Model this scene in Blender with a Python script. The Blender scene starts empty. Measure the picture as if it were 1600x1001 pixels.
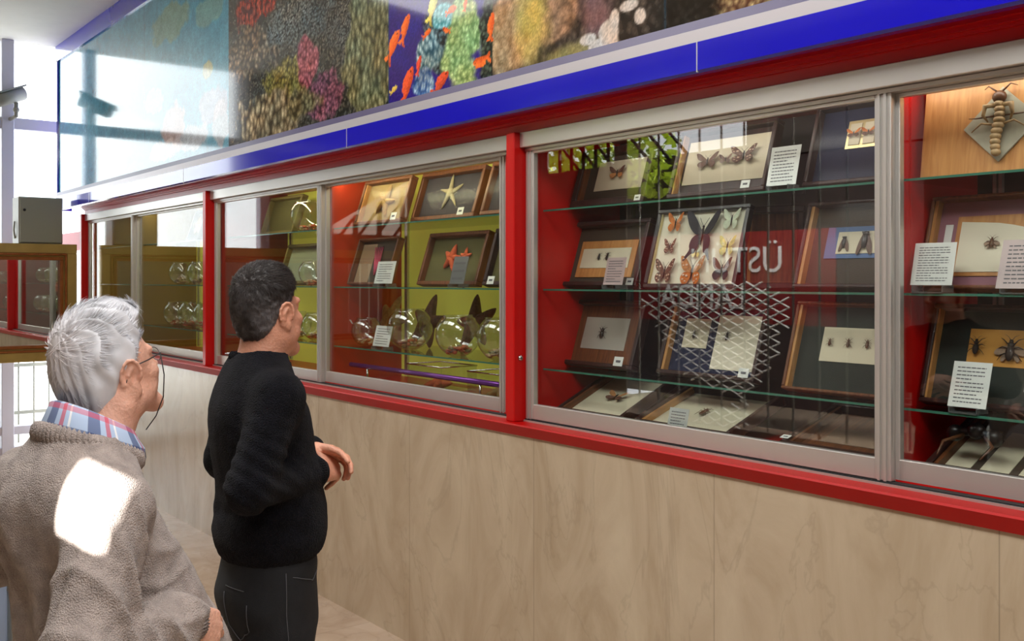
import bpy, math, random
import numpy as np
from mathutils import Vector, Matrix, Euler

# ------------------------------------------------------------------ camera, world, sun, lamps
sc = bpy.context.scene
W_PX, H_PX, F_PX = 1600, 1001, 1556.0
VPX, HORY = -415.0, 437.0            # vanishing point of the show-case wall, horizon row
CAM_Y, CAM_Z = -2.52, 1.72
TH = math.atan((800 - VPX) / F_PX)
CT, ST = math.cos(TH), math.sin(TH)

cam_d = bpy.data.cameras.new('camera')
cam = bpy.data.objects.new('camera', cam_d)
sc.collection.objects.link(cam)
sc.camera = cam
cam.location = (0, CAM_Y, CAM_Z)
cam.rotation_euler = (math.pi / 2, 0, math.atan2(CT, ST))
cam_d.sensor_width = 36
cam_d.lens = 36 * F_PX / W_PX
cam_d.shift_y = -(500.5 - HORY) / W_PX
cam_d.clip_start = 0.05

world = bpy.data.worlds.new('world')
sc.world = world
world.use_nodes = True
wn = world.node_tree.nodes
wn['Background'].inputs[0].default_value = (0.93, 0.96, 1.0, 1)
wn['Background'].inputs[1].default_value = 4.4

def lamp(name, kind, loc, energy, color=(1, 1, 1), size=None, size_y=None, target=None, angle=None):
    d = bpy.data.lights.new(name, kind)
    d.energy = energy
    d.color = color
    if kind == 'AREA':
        d.shape = 'RECTANGLE'
        d.size = size
        d.size_y = size_y or size
    if angle is not None:
        d.angle = angle
    o = bpy.data.objects.new(name, d)
    sc.collection.objects.link(o)
    o.location = loc
    if target is not None:
        o.rotation_euler = (Vector(target) - Vector(loc)).to_track_quat('-Z', 'Y').to_euler()
    return o

SUN_DIR = Vector((0.50, -0.75, 0.42)).normalized()      # towards the sun
lamp('sun', 'SUN', (6, -8, 8), 38.0, (1, 0.97, 0.92), target=Vector((6, -8, 8)) - SUN_DIR, angle=0.004)
for lx, ly, e in ((-1.2, -1.9, 74), (-4.0, -1.9, 50), (-6.1, -1.9, 22), (1.4, -1.9, 82)):
    lamp('ceiling_lamp', 'AREA', (lx, ly, 3.98), e, (1.0, 0.985, 0.97), 1.9, 1.0, target=(lx, ly + 0.35, 0))

lamp('net_banner_fill', 'AREA', (-6.3, -5.75, 3.9), 620, (1, 0.97, 0.92), 2.6, 0.25, target=(-6.4, -8.4, 1.9))  # added fill light for the net and banner reflected in the panes

sc.view_settings.view_transform = 'Standard'
sc.view_settings.look = 'None'
sc.view_settings.exposure = 0.0
sc.view_settings.gamma = 1.0
sc.view_settings.use_curve_mapping = False
sc.cycles.max_bounces = 10
sc.cycles.transparent_max_bounces = 24
sc.cycles.caustics_reflective = False
sc.cycles.caustics_refractive = False

def at(px, py, y):
    """The point of the vertical plane y = const that the photo shows at (px, py)."""
    k = (px - W_PX / 2) / F_PX
    dy = y - CAM_Y
    x = (k * ST * dy - CT * dy) / (ST + k * CT)
    d = -CT * x + ST * dy
    return x, CAM_Z - (py - HORY) * d / F_PX

def axx(px, y):
    return at(px, 400, y)[0]

# ------------------------------------------------------------------ materials
MATS = {}
def srgb(r, g, b):
    return tuple(((c / 255) / 12.92 if c / 255 <= 0.04045 else ((c / 255 + 0.055) / 1.055) ** 2.4) for c in (r, g, b)) + (1,)

def mat(name, col, rough=0.5, metal=0.0, var=0.0, scale=8.0, bump=0.0, bscale=60.0, coat=0.0, stretch=None, emit=0.0, spec=None, trans=0.0, ior=None, alpha=None):
    if name in MATS:
        return MATS[name]
    m = bpy.data.materials.new(name)
    m.use_nodes = True
    nt = m.node_tree
    b = nt.nodes['Principled BSDF']
    b.inputs['Base Color'].default_value = srgb(*col)
    b.inputs['Roughness'].default_value = rough
    b.inputs['Metallic'].default_value = metal
    if coat:
        b.inputs['Coat Weight'].default_value = coat
        b.inputs['Coat Roughness'].default_value = 0.04
    if spec is not None:
        b.inputs['Specular IOR Level'].default_value = spec
    if trans:
        b.inputs['Transmission Weight'].default_value = trans
    if ior:
        b.inputs['IOR'].default_value = ior
    if emit:
        b.inputs['Emission Color'].default_value = srgb(*col)
        b.inputs['Emission Strength'].default_value = emit
    tc = mp = None
    if var or bump:
        tc = nt.nodes.new('ShaderNodeTexCoord')
        mp = nt.nodes.new('ShaderNodeMapping')
        nt.links.new(tc.outputs['Object'], mp.inputs[0])
        if stretch:
            mp.inputs['Scale'].default_value = stretch
    if var:
        n = nt.nodes.new('ShaderNodeTexNoise')
        n.inputs['Scale'].default_value = scale
        n.inputs['Detail'].default_value = 6
        nt.links.new(mp.outputs[0], n.inputs['Vector'])
        r = nt.nodes.new('ShaderNodeValToRGB')
        c = srgb(*col)
        r.color_ramp.elements[0].position = 0.3
        r.color_ramp.elements[1].position = 0.7
        r.color_ramp.elements[0].color = tuple(max(0, v * (1 - var)) for v in c[:3]) + (1,)
        r.color_ramp.elements[1].color = tuple(min(1, v * (1 + var)) for v in c[:3]) + (1,)
        nt.links.new(n.outputs[0], r.inputs[0])
        nt.links.new(r.outputs[0], b.inputs['Base Color'])
    if bump:
        n2 = nt.nodes.new('ShaderNodeTexNoise')
        n2.inputs['Scale'].default_value = bscale
        n2.inputs['Detail'].default_value = 4
        nt.links.new(mp.outputs[0], n2.inputs['Vector'])
        bp = nt.nodes.new('ShaderNodeBump')
        bp.inputs['Strength'].default_value = bump
        bp.inputs['Distance'].default_value = 0.01
        nt.links.new(n2.outputs[0], bp.inputs['Height'])
        nt.links.new(bp.outputs[0], b.inputs['Normal'])
    MATS[name] = m
    return m

def glass_mat(name, tint=(1, 1, 1), r0=0.05, rough=0.0, gain=1.0):
    """Clear float glass: clear straight through, mirror share rising at grazing angles."""
    m = bpy.data.materials.new(name)
    m.use_nodes = True
    nt = m.node_tree
    nt.nodes.clear()
    out = nt.nodes.new('ShaderNodeOutputMaterial')
    tr = nt.nodes.new('ShaderNodeBsdfTransparent')
    tr.inputs[0].default_value = tuple(tint) + (1,)
    gl = nt.nodes.new('ShaderNodeBsdfGlossy')
    gl.inputs['Roughness'].default_value = rough
    lw = nt.nodes.new('ShaderNodeLayerWeight')
    lw.inputs[0].default_value = 0.5
    p = nt.nodes.new('ShaderNodeMath'); p.operation = 'POWER'; p.inputs[1].default_value = 5
    a = nt.nodes.new('ShaderNodeMath'); a.operation = 'MULTIPLY_ADD'
    a.inputs[1].default_value = (1 - r0) * gain; a.inputs[2].default_value = r0
    mx = nt.nodes.new('ShaderNodeMixShader')
    nt.links.new(lw.outputs['Facing'], p.inputs[0])
    nt.links.new(p.outputs[0], a.inputs[0])
    nt.links.new(a.outputs[0], mx.inputs[0])
    nt.links.new(tr.outputs[0], mx.inputs[1])
    nt.links.new(gl.outputs[0], mx.inputs[2])
    nt.links.new(mx.outputs[0], out.inputs[0])
    return m

def marble_mat(name, base, light, dark, tile, axis_u, axis_v, rough):
    m = bpy.data.materials.new(name)
    m.use_nodes = True
    nt = m.node_tree
    N, L = nt.nodes, nt.links
    b = N['Principled BSDF']
    b.inputs['Roughness'].default_value = rough
    tc = N.new('ShaderNodeTexCoord')
    mp = N.new('ShaderNodeMapping')
    mp.inputs['Rotation'].default_value = (0, math.radians(32), math.radians(10))
    mp.inputs['Scale'].default_value = (1.0, 1.0, 0.42)
    L.new(tc.outputs['Object'], mp.inputs[0])
    n1 = N.new('ShaderNodeTexNoise'); n1.inputs['Scale'].default_value = 3.2; n1.inputs['Detail'].default_value = 9
    n1.inputs['Roughness'].default_value = 0.62; n1.inputs['Distortion'].default_value = 1.4
    L.new(mp.outputs[0], n1.inputs['Vector'])
    r = N.new('ShaderNodeValToRGB')
    e = r.color_ramp.elements
    e[0].position = 0.30; e[0].color = srgb(*dark)
    e[1].position = 0.72; e[1].color = srgb(*light)
    k = e.new(0.5); k.color = srgb(*base)
    L.new(n1.outputs[0], r.inputs[0])
    # thin veins
    n2 = N.new('ShaderNodeTexNoise'); n2.inputs['Scale'].default_value = 1.7; n2.inputs['Detail'].default_value = 7
    n2.inputs['Distortion'].default_value = 2.2
    L.new(mp.outputs[0], n2.inputs['Vector'])
    s = N.new('ShaderNodeMath'); s.operation = 'SUBTRACT'; s.inputs[1].default_value = 0.5
    ab = N.new('ShaderNodeMath'); ab.operation = 'ABSOLUTE'
    L.new(n2.outputs[0], s.inputs[0]); L.new(s.outputs[0], ab.inputs[0])
    mr = N.new('ShaderNodeMapRange'); mr.inputs[1].default_value = 0.0; mr.inputs[2].default_value = 0.012
    mr.inputs[3].default_value = 0.2; mr.inputs[4].default_value = 0.0
    L.new(ab.outputs[0], mr.inputs[0])
    mx = N.new('ShaderNodeMix'); mx.data_type = 'RGBA'
    mx.inputs[7].default_value = srgb(*[int(c * 0.78) for c in dark])
    L.new(mr.outputs[0], mx.inputs[0]); L.new(r.outputs[0], mx.inputs[6])
    # tile joints
    sx = N.new('ShaderNodeSeparateXYZ'); L.new(tc.outputs['Object'], sx.inputs[0])
    last = None
    for ax, size, off in ((axis_u, tile[0], 0.32), (axis_v, tile[1], 0.0)):
        if size is None:
            continue
        d = N.new('ShaderNodeMath'); d.operation = 'MULTIPLY_ADD'; d.inputs[1].default_value = 1 / size; d.inputs[2].default_value = 50 + off
        L.new(sx.outputs[ax], d.inputs[0])
        fr = N.new('ShaderNodeMath'); fr.operation = 'FRACT'; L.new(d.outputs[0], fr.inputs[0])
        lt = N.new('ShaderNodeMath'); lt.operation = 'LESS_THAN'; lt.inputs[1].default_value = 0.0035 / size
        L.new(fr.outputs[0], lt.inputs[0])
        if last is None:
            last = lt
        else:
            mxx = N.new('ShaderNodeMath'); mxx.operation = 'MAXIMUM'
            L.new(last.outputs[0], mxx.inputs[0]); L.new(lt.outputs[0], mxx.inputs[1]); last = mxx
    fm = N.new('ShaderNodeMath'); fm.operation = 'MULTIPLY'; fm.inputs[1].default_value = 0.45
    L.new(last.outputs[0], fm.inputs[0])
    m2 = N.new('ShaderNodeMix'); m2.data_type = 'RGBA'; m2.inputs[7].default_value = srgb(*[int(c * 0.55) for c in base])
    L.new(fm.outputs[0], m2.inputs[0]); L.new(mx.outputs[2], m2.inputs[6])
    L.new(m2.outputs[2], b.inputs['Base Color'])
    return m

def brushed(name, col, rough=0.36):
    m = mat(name, col, rough, 0.72)
    nt = m.node_tree
    b = nt.nodes['Principled BSDF']
    tc = nt.nodes.new('ShaderNodeTexCoord')
    n = nt.nodes.new('ShaderNodeTexNoise'); n.inputs['Scale'].default_value = 2.5
    mr = nt.nodes.new('ShaderNodeMapRange'); mr.inputs[3].default_value = rough * 0.8; mr.inputs[4].default_value = rough * 1.25
    nt.links.new(tc.outputs['Object'], n.inputs['Vector'])
    nt.links.new(n.outputs[0], mr.inputs[0]); nt.links.new(mr.outputs[0], b.inputs['Roughness'])
    return m

def wood_mat(name, col, dark, scale=14, rough=0.45):
    m = mat(name, col, rough)
    nt = m.node_tree; b = nt.nodes['Principled BSDF']
    tc = nt.nodes.new('ShaderNodeTexCoord'); mp = nt.nodes.new('ShaderNodeMapping')
    mp.inputs['Scale'].default_value = (6, 6, 0.6)
    n = nt.nodes.new('ShaderNodeTexNoise'); n.inputs['Scale'].default_value = scale; n.inputs['Detail'].default_value = 6
    n.inputs['Distortion'].default_value = 0.6
    r = nt.nodes.new('ShaderNodeValToRGB')
    r.color_ramp.elements[0].position = 0.3; r.color_ramp.elements[1].position = 0.68
    r.color_ramp.elements[0].color = srgb(*dark); r.color_ramp.elements[1].color = srgb(*col)
    nt.links.new(tc.outputs['Object'], mp.inputs[0]); nt.links.new(mp.outputs[0], n.inputs['Vector'])
    nt.links.new(n.outputs[0], r.inputs[0]); nt.links.new(r.outputs[0], b.inputs['Base Color'])
    return m

M_RED = mat('red_paint', (196, 12, 9), 0.32, var=0.05, scale=3)
M_LEDGE = mat('red_ledge_enamel', (182, 7, 5), 0.42, spec=0.25, var=0.05, scale=3)
M_OLIVE = mat('olive_paint_panel', (150, 124, 56), 0.45, var=0.05, scale=3)
M_ORED = mat('orange_red_panel', (188, 56, 26), 0.35, var=0.05, scale=3)  # partition of the starfish case, more orange than the other reds
M_DRED = mat('dull_red_paint', (136, 44, 34), 0.4, var=0.05, scale=3)
M_BLUE = mat('blue_gloss', (26, 22, 190), 0.12, coat=0.6, var=0.05, scale=1.5)
M_ALU = brushed('brushed_aluminium', (214, 212, 206))
M_ALUD = brushed('aluminium_shaded_channel', (120, 120, 118), 0.4)
M_RUBBER = mat('black_seal', (22, 22, 24), 0.7)
M_WHITE = mat('white_plaster', (222, 220, 216), 0.8, var=0.02)
M_GREYP = mat('warm_grey_plaster', (120, 112, 104), 0.85, var=0.1, scale=2)
M_DARKP = mat('dark_plaster', (52, 46, 42), 0.85, var=0.2, scale=2)
M_GLASS = glass_mat('show_case_glass', (0.985, 1.0, 0.99), 0.065)
M_GLASSEDGE = mat('green_glass_edge', (60, 120, 100), 0.15, spec=0.8)
M_FGLASS = glass_mat('picture_glass', (1, 1, 1), 0.006, 0.25, 0.15)
M_WALLM = marble_mat('beige_marble_cladding', (190, 172, 146), (204, 188, 162), (176, 156, 128), (0.93, None), 0, 2, 0.22)
M_FLOORM = marble_mat('beige_marble_floor', (190, 168, 146), (204, 184, 164), (172, 148, 126), (0.6, 0.6), 0, 1, 0.16)
M_GOLD = mat('old_gold_paint', (176, 150, 84), 0.38, 0.35, var=0.12, scale=6)
M_GOLDB = mat('bronze_moulding', (150, 88, 38), 0.35, 0.3, var=0.2, scale=20)
M_STEEL = mat('chrome_steel', (200, 200, 198), 0.15, 1.0)
M_GREYM = mat('grey_powder_coat', (150, 150, 142), 0.5, var=0.05)
M_WFRAME = mat('window_frame_white', (196, 196, 210), 0.45)
M_PAPER = mat('white_paper', (226, 230, 224), 0.7)
M_INK = mat('grey_ink', (96, 96, 100), 0.8)
M_REDINK = mat('red_ink', (190, 50, 50), 0.8)
M_CREAM = mat('cream_card', (214, 206, 178), 0.75, var=0.04)
M_CREAM2 = mat('pale_cream_card', (226, 220, 196), 0.75, var=0.03)
M_GREYC = mat('grey_card', (176, 172, 160), 0.75, var=0.04)
M_DBROWN = wood_mat('dark_mahogany', (56, 26, 20), (34, 15, 12))
M_BROWN = wood_mat('brown_wood', (124, 74, 40), (86, 48, 26))
M_OAK = wood_mat('light_oak', (196, 146, 84), (164, 112, 60))
M_PINE = wood_mat('golden_pine', (202, 146, 84), (176, 118, 62))
M_FELTD = mat('dark_green_felt', (44, 50, 44), 0.95, bump=0.2, bscale=400)
M_FELTN = mat('navy_felt', (28, 34, 62), 0.95, bump=0.2, bscale=400)
M_FELTG = mat('grey_felt', (62, 58, 66), 0.95, bump=0.2, bscale=400)
M_FELTB = mat('brown_felt', (70, 58, 46), 0.95, bump=0.2, bscale=400)
M_MAUVE = mat('mauve_mat_board', (150, 104, 116), 0.85, var=0.06)
M_BLUEC = mat('blue_card', (84, 112, 156), 0.8, var=0.1)
M_BLACK = mat('black_lacquer', (26, 20, 20), 0.3)
M_BEAD = mat('gilt_beading', (206, 190, 140), 0.35, 0.6)
M_BK_Y = mat('glowing_chartreuse_panel', (210, 212, 84), 0.6, var=0.08, scale=2.5, emit=0.22)  # emission added so the panel looks lit from behind
M_BK_D = mat('maroon_back_panel', (44, 18, 18), 0.6, var=0.2, scale=3)
M_MIRROR = mat('mirror_silver', (232, 236, 232), 0.01, 1.0)

# ------------------------------------------------------------------ mesh helpers
class MB:
    def __init__(self):
        self.v = []; self.f = []; self.m = []; self.mats = []; self.smooth = []
    def mi(self, m):
        if m not in self.mats:
            self.mats.append(m)
        return self.mats.index(m)
    def add(self, verts, faces, m, smooth=False, M=None):
        o = len(self.v)
        for p in verts:
            p = Vector(p)
            self.v.append(tuple(M @ p if M is not None else p))
        k = self.mi(m)
        for f in faces:
            self.f.append([o + i for i in f]); self.m.append(k); self.smooth.append(smooth)
        return self
    def box(self, x0, x1, y0, y1, z0, z1, m, M=None, bev=0.0):
        x0, x1 = sorted((x0, x1)); y0, y1 = sorted((y0, y1)); z0, z1 = sorted((z0, z1))
        b = min(bev, (x1 - x0) / 2.01, (y1 - y0) / 2.01, (z1 - z0) / 2.01)
        if b <= 0:
            v = [(x, y, z) for z in (z0, z1) for y in (y0, y1) for x in (x0, x1)]
            f = [(0, 2, 3, 1), (4, 5, 7, 6), (0, 1, 5, 4), (2, 6, 7, 3), (0, 4, 6, 2), (1, 3, 7, 5)]
            return self.add(v, f, m, False, M)
        v = []; idx = {}
        for sx in (0, 1):
            for sy in (0, 1):
                for sz in (0, 1):
                    X, Y, Z = (x0, x1)[sx], (y0, y1)[sy], (z0, z1)[sz]
                    dx, dy, dz = (b, -b)[sx], (b, -b)[sy], (b, -b)[sz]
                    for ax, p in enumerate(((X, Y + dy, Z + dz), (X + dx, Y, Z + dz), (X + dx, Y + dy, Z))):
                        idx[(sx, sy, sz, ax)] = len(v); v.append(p)
        f = []
        for s in (0, 1):
            q = [idx[(s, 0, 0, 0)], idx[(s, 1, 0, 0)], idx[(s, 1, 1, 0)], idx[(s, 0, 1, 0)]]; f.append(q if s else q[::-1])
            q = [idx[(0, s, 0, 1)], idx[(0, s, 1, 1)], idx[(1, s, 1, 1)], idx[(1, s, 0, 1)]]; f.append(q if s else q[::-1])
            q = [idx[(0, 0, s, 2)], idx[(1, 0, s, 2)], idx[(1, 1, s, 2)], idx[(0, 1, s, 2)]]; f.append(q if s else q[::-1])
        for a in (0, 1):
            for c in (0, 1):
                f.append([idx[(0, a, c, 1)], idx[(1, a, c, 1)], idx[(1, a, c, 2)], idx[(0, a, c, 2)]])
                f.append([idx[(a, 0, c, 0)], idx[(a, 1, c, 0)], idx[(a, 1, c, 2)], idx[(a, 0, c, 2)]])
                f.append([idx[(a, c, 0, 0)], idx[(a, c, 1, 0)], idx[(a, c, 1, 1)], idx[(a, c, 0, 1)]])
        for a in (0, 1):
            for c in (0, 1):
                for e in (0, 1):
                    f.append([idx[(a, c, e, 0)], idx[(a, c, e, 1)], idx[(a, c, e, 2)]])
        return self.add(v, f, m, False, M)
    def tube(self, pts, r, m, n=10, cap=True, M=None, smooth=True):
        pts = [Vector(p) for p in pts]
        rs = r if isinstance(r, (list, tuple)) else [r] * len(pts)
        v = []; f = []
        up = None
        for i, p in enumerate(pts):
            a = pts[max(i - 1, 0)]; c = pts[min(i + 1, len(pts) - 1)]
            t = (c - a).normalized()
            if up is None:
                up = Vector((0, 0, 1)) if abs(t.z) < 0.9 else Vector((1, 0, 0))
            s = t.cross(up)
            if s.length < 1e-6:
                s = t.orthogonal()
            s.normalize(); u = s.cross(t).normalized(); up = u
            for k in range(n):
                an = 2 * math.pi * k / n
                v.append(p + s * math.cos(an) * rs[i] + u * math.sin(an) * rs[i])
        for i in range(len(pts) - 1):
            for k in range(n):
                k2 = (k + 1) % n
                f.append((i * n + k, i * n + k2, (i + 1) * n + k2, (i + 1) * n + k))
        if cap:
            f.append(tuple(range(n))[::-1]); f.append(tuple((len(pts) - 1) * n + k for k in range(n)))
        return self.add(v, f, m, smooth, M)
    def lathe(self, prof, m, n=24, M=None, smooth=True, close=False):
        v = []; f = []
        for r, z in prof:
            for k in range(n):
                a = 2 * math.pi * k / n
                v.append((r * math.cos(a), r * math.sin(a), z))
        L = len(prof)
        for i in range(L if close else L - 1):
            j = (i + 1) % L
            for k in range(n):
                k2 = (k + 1) % n
                f.append((i * n + k, i * n + k2, j * n + k2, j * n + k))
        return self.add(v, f, m, smooth, M)
    def prism(self, poly, t, m, M=None, smooth=False):
        """poly in x,z; thickness t towards +y from y=0"""
        n = len(poly)
        v = [(x, 0, z) for x, z in poly] + [(x, t, z) for x, z in poly]
        f = [tuple(range(n)), tuple(range(n, 2 * n))[::-1]]
        for i in range(n):
            j = (i + 1) % n
            f.append((i, n + i, n + j, j))
        return self.add(v, f, m, smooth, M)
    def ball(self, c, r, m, n=10, M=None):
        r = r if isinstance(r, (list, tuple)) else (r, r, r)
        v = []; f = []
        h = max(4, n // 2 + 1)
        for i in range(h + 1):
            ph = math.pi * i / h
            for k in range(n):
                a = 2 * math.pi * k / n
                v.append((c[0] + r[0] * math.sin(ph) * math.cos(a), c[1] + r[1] * math.sin(ph) * math.sin(a), c[2] + r[2] * math.cos(ph)))
        for i in range(h):
            for k in range(n):
                k2 = (k + 1) % n
                f.append((i * n + k, (i + 1) * n + k, (i + 1) * n + k2, i * n + k2))
        return self.add(v, f, m, True, M)
    def build(self, name, parent=None, loc=None):
        me = bpy.data.meshes.new(name)
        me.from_pydata(self.v, [], self.f)
        for m in self.mats:
            me.materials.append(m)
        me.polygons.foreach_set('material_index', self.m)
        me.polygons.foreach_set('use_smooth', self.smooth)
        me.update()
        o = bpy.data.objects.new(name, me)
        sc.collection.objects.link(o)
        if parent is not None:
            o.parent = parent
        if loc is not None:
            o.location = loc
        return o

def tag(o, label=None, cat=None, group=None, kind=None):
    if label: o['label'] = label
    if cat: o['category'] = cat
    if group: o['group'] = group
    if kind: o['kind'] = kind
    return o

def thing(name, label, cat, loc=(0, 0, 0), rot=(0, 0, 0), group=None):
    o = bpy.data.objects.new(name, None)
    o.empty_display_size = 0.1
    sc.collection.objects.link(o)
    o.location = loc; o.rotation_euler = rot
    return tag(o, label, cat, group)

def struct(o):
    o['kind'] = 'structure'
    return o

def copy_tree(o, parent=None):
    c = o.copy(); sc.collection.objects.link(c); c.parent = parent
    for ch in list(o.children):
        copy_tree(ch, c)
    return c
# ------------------------------------------------------------------ the room
X_END = -10.62          # glazed end wall
X_MIR = -9.72           # where the show cases end and the mirror hangs
X_R = 2.6
Y_OPP = -5.4
Z_CEIL = 4.04
Y_GL = 0.08             # plane of the sliding panes

def sbox(name, *a, **k):
    mb = MB(); mb.box(*a, **k)
    return struct(mb.build(name))

sbox('floor', X_END - 0.1, X_R + 0.2, Y_OPP - 3.2, 0.1, -0.1, 0.0, M_FLOORM)
sbox('ceiling', X_END - 0.1, X_R + 0.2, Y_OPP - 0.2, 0.9, Z_CEIL, Z_CEIL + 0.1, M_WHITE)
# marble-clad wall below the cases
sbox('wall_right', X_MIR, X_R, 0.0, 0.12, 0.0, 1.09, M_WALLM)
# hidden structure behind cases + blue upper wall
mb = MB()
mb.box(X_MIR, X_R, 0.66, 0.76, 0.0, Z_CEIL, M_DARKP)
struct(mb.build('wall_back'))
sbox('trim_1', X_END, X_R, 0.0, 0.66, 3.80, Z_CEIL, M_BLUE)
# near wall behind the camera, and the opposite wall with its openings
mb = MB()
mb.box(X_R, X_R + 0.15, Y_OPP, 0.76, 0, Z_CEIL, M_GREYP)
struct(mb.build('wall_near'))
# opposite wall: grille opening x -9.6..-4.4 (z 0.15..3.75), small high window for the sun beam
mb = MB()
def wall_with_holes(mb, x0, x1, z0, z1, y0, y1, holes, m):
    xs = sorted({x0, x1} | {h[0] for h in holes} | {h[1] for h in holes})
    zs = sorted({z0, z1} | {h[2] for h in holes} | {h[3] for h in holes})
    for i in range(len(xs) - 1):
        for j in range(len(zs) - 1):
            cx, cz = (xs[i] + xs[i + 1]) / 2, (zs[j] + zs[j + 1]) / 2
            if any(h[0] < cx < h[1] and h[2] < cz < h[3] for h in holes):
                continue
            mb.box(xs[i], xs[i + 1], y0, y1, zs[j], zs[j + 1], m)
SUN_HOLE = (0.385, 0.528, 3.145, 3.30)
GRILLE = (-8.2, -4.6, 0.2, 3.7)
GRILLE_2 = (-9.6, -8.4, 3.05, 3.8)
wall_with_holes(mb, X_END, X_R, 0, Z_CEIL, Y_OPP - 0.02, Y_OPP, [SUN_HOLE, GRILLE, GRILLE_2], M_GREYP)
struct(mb.build('wall_left'))

# end wall: glazing bars, white daylight behind
mb = MB()
pane_edges = []
for yc in (-0.44, -2.05):
    mb.box(X_END - 0.06, X_END + 0.06, yc - 0.055, yc + 0.055, 0, Z_CEIL, M_WFRAME, bev=0.005)
mb.box(X_END - 0.05, X_END + 0.05, Y_OPP, 0.66, 3.18, 3.29, M_WFRAME, bev=0.005)
mb.box(X_END - 0.05, X_END + 0.05, Y_OPP, 0.66, 0.0, 0.10, M_WFRAME, bev=0.005)
mb.box(X_END - 0.05, X_END + 0.05, Y_OPP, 0.66, 0.22, 0.30, M_WFRAME, bev=0.005)
w1 = struct(mb.build('window_1'))
mb = MB(); mb.box(X_END - 0.004, X_END + 0.004, Y_OPP, 0.66, 0.1, Z_CEIL, M_GLASS)
mb.build('glass_pane', w1)
# wall section beyond the glazed bays of the end wall
sbox('wall_far', X_END - 0.1, X_END + 0.02, Y_OPP, -2.1, 0, Z_CEIL, M_GREYP)

# railing outside the end window
r = thing('railing', 'grey metal railing of thin bars outside the window below the gold framed mirror', 'railing', (X_END - 0.9, -1.2, 0))
mb = MB()
for z in (0.30, 0.80):
    mb.box(-0.015, 0.015, -2.3, 1.9, z, z + 0.035, M_GREYM)
mb.build('rail', r)
for i in range(28):
    mb = MB(); yy = -2.25 + i * 0.15
    mb.tube([(0, yy, 0.0), (0, yy, 0.88)], 0.009, M_GREYM, 6)
    mb.build('bar', r)
sbox('ground', X_END - 8, X_END - 0.1, -8, 6, -0.12, 0.0, mat('bright_paving', (225, 222, 214), 0.9))

# ------------------------------------------------------------------ ledge, fascia, aluminium strips
def profile(name, pts, x0, x1, m):
    """closed profile in (y,z) swept along x"""
    mb = MB(); n = len(pts)
    v = [(x0, y, z) for y, z in pts] + [(x1, y, z) for y, z in pts]
    f = [tuple(range(n))[::-1], tuple(range(n, 2 * n))]
    for i in range(n):
        j = (i + 1) % n
        f.append((i, j, n + j, n + i))
    mb.add(v, f, m)
    return mb.build(name)
struct(profile('trim_2', [(-0.008, 1.088), (-0.03, 1.130), (-0.026, 1.136), (0.66, 1.138), (0.66, 1.088)], X_MIR, X_R, M_LEDGE))
# stepped red head above the panes
struct(profile('trim_3', [(-0.006, 2.415), (-0.006, 2.402), (0.004, 2.402), (0.004, 2.386), (0.016, 2.386), (0.016, 2.372), (0.028, 2.372),
                          (0.028, 2.362), (0.04, 2.362), (0.04, 2.328), (0.66, 2.328), (0.66, 2.415)], X_MIR, X_R, M_RED))
# blue box fascia
X_ML = -10.235
struct(profile('trim_4', [(-0.085, 2.392), (-0.085, 2.483), (0.66, 2.483), (0.66, 2.405), (-0.01, 2.405), (-0.03, 2.388), (-0.075, 2.384)], X_ML, X_R, M_BLUE))
mb = MB()
for xs in (-1.95 - 1.15, -1.95, -4.1, -5.26, -7.6):
    mb.box(xs, xs + 0.006, -0.0865, -0.08, 2.386, 2.483, M_RUBBER)
x_s = axx(1089, -0.085)
mb = MB()
for k in range(-1, 5):
    mb.box(x_s - 2.32 * k - 0.002, x_s - 2.32 * k + 0.002, -0.0862, -0.08, 2.386, 2.483, M_ALU)
struct(mb.build('trim_5'))
# aluminium strip between blue box and mural
struct(profile('trim_6', [(-0.085, 2.483), (-0.085, 2.523), (-0.08, 2.525), (0.02, 2.525), (0.02, 2.483)], X_ML, X_R, mat('satin_aluminium', (196, 192, 196), 0.45, 0.6)))
struct(profile('trim_7', [(-0.080, 2.525), (-0.074, 2.556), (0.02, 2.556), (0.02, 2.525)], X_ML, X_R, mat('dark_violet_enamel', (78, 70, 110), 0.35)))
# blue edge frame round the mural
mb = MB()
mb.box(X_ML - 0.03, X_ML, -0.075, 0.06, 2.384, 3.83, M_BLUE)
mb.box(X_ML - 0.03, X_R, -0.075, 0.06, 3.82, 3.845, M_BLUE)
struct(mb.build('trim_8'))
# red end cheek above the mirror
mb = MB()
mb.box(X_MIR - 0.75, X_MIR, 0.02, 0.1, 2.0, 2.17, mat('overexposed_red_panel', (196, 40, 60), 0.4))  # pinkish red, daylight overexposure put into the colour
struct(mb.build('trim_9'))

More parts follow.
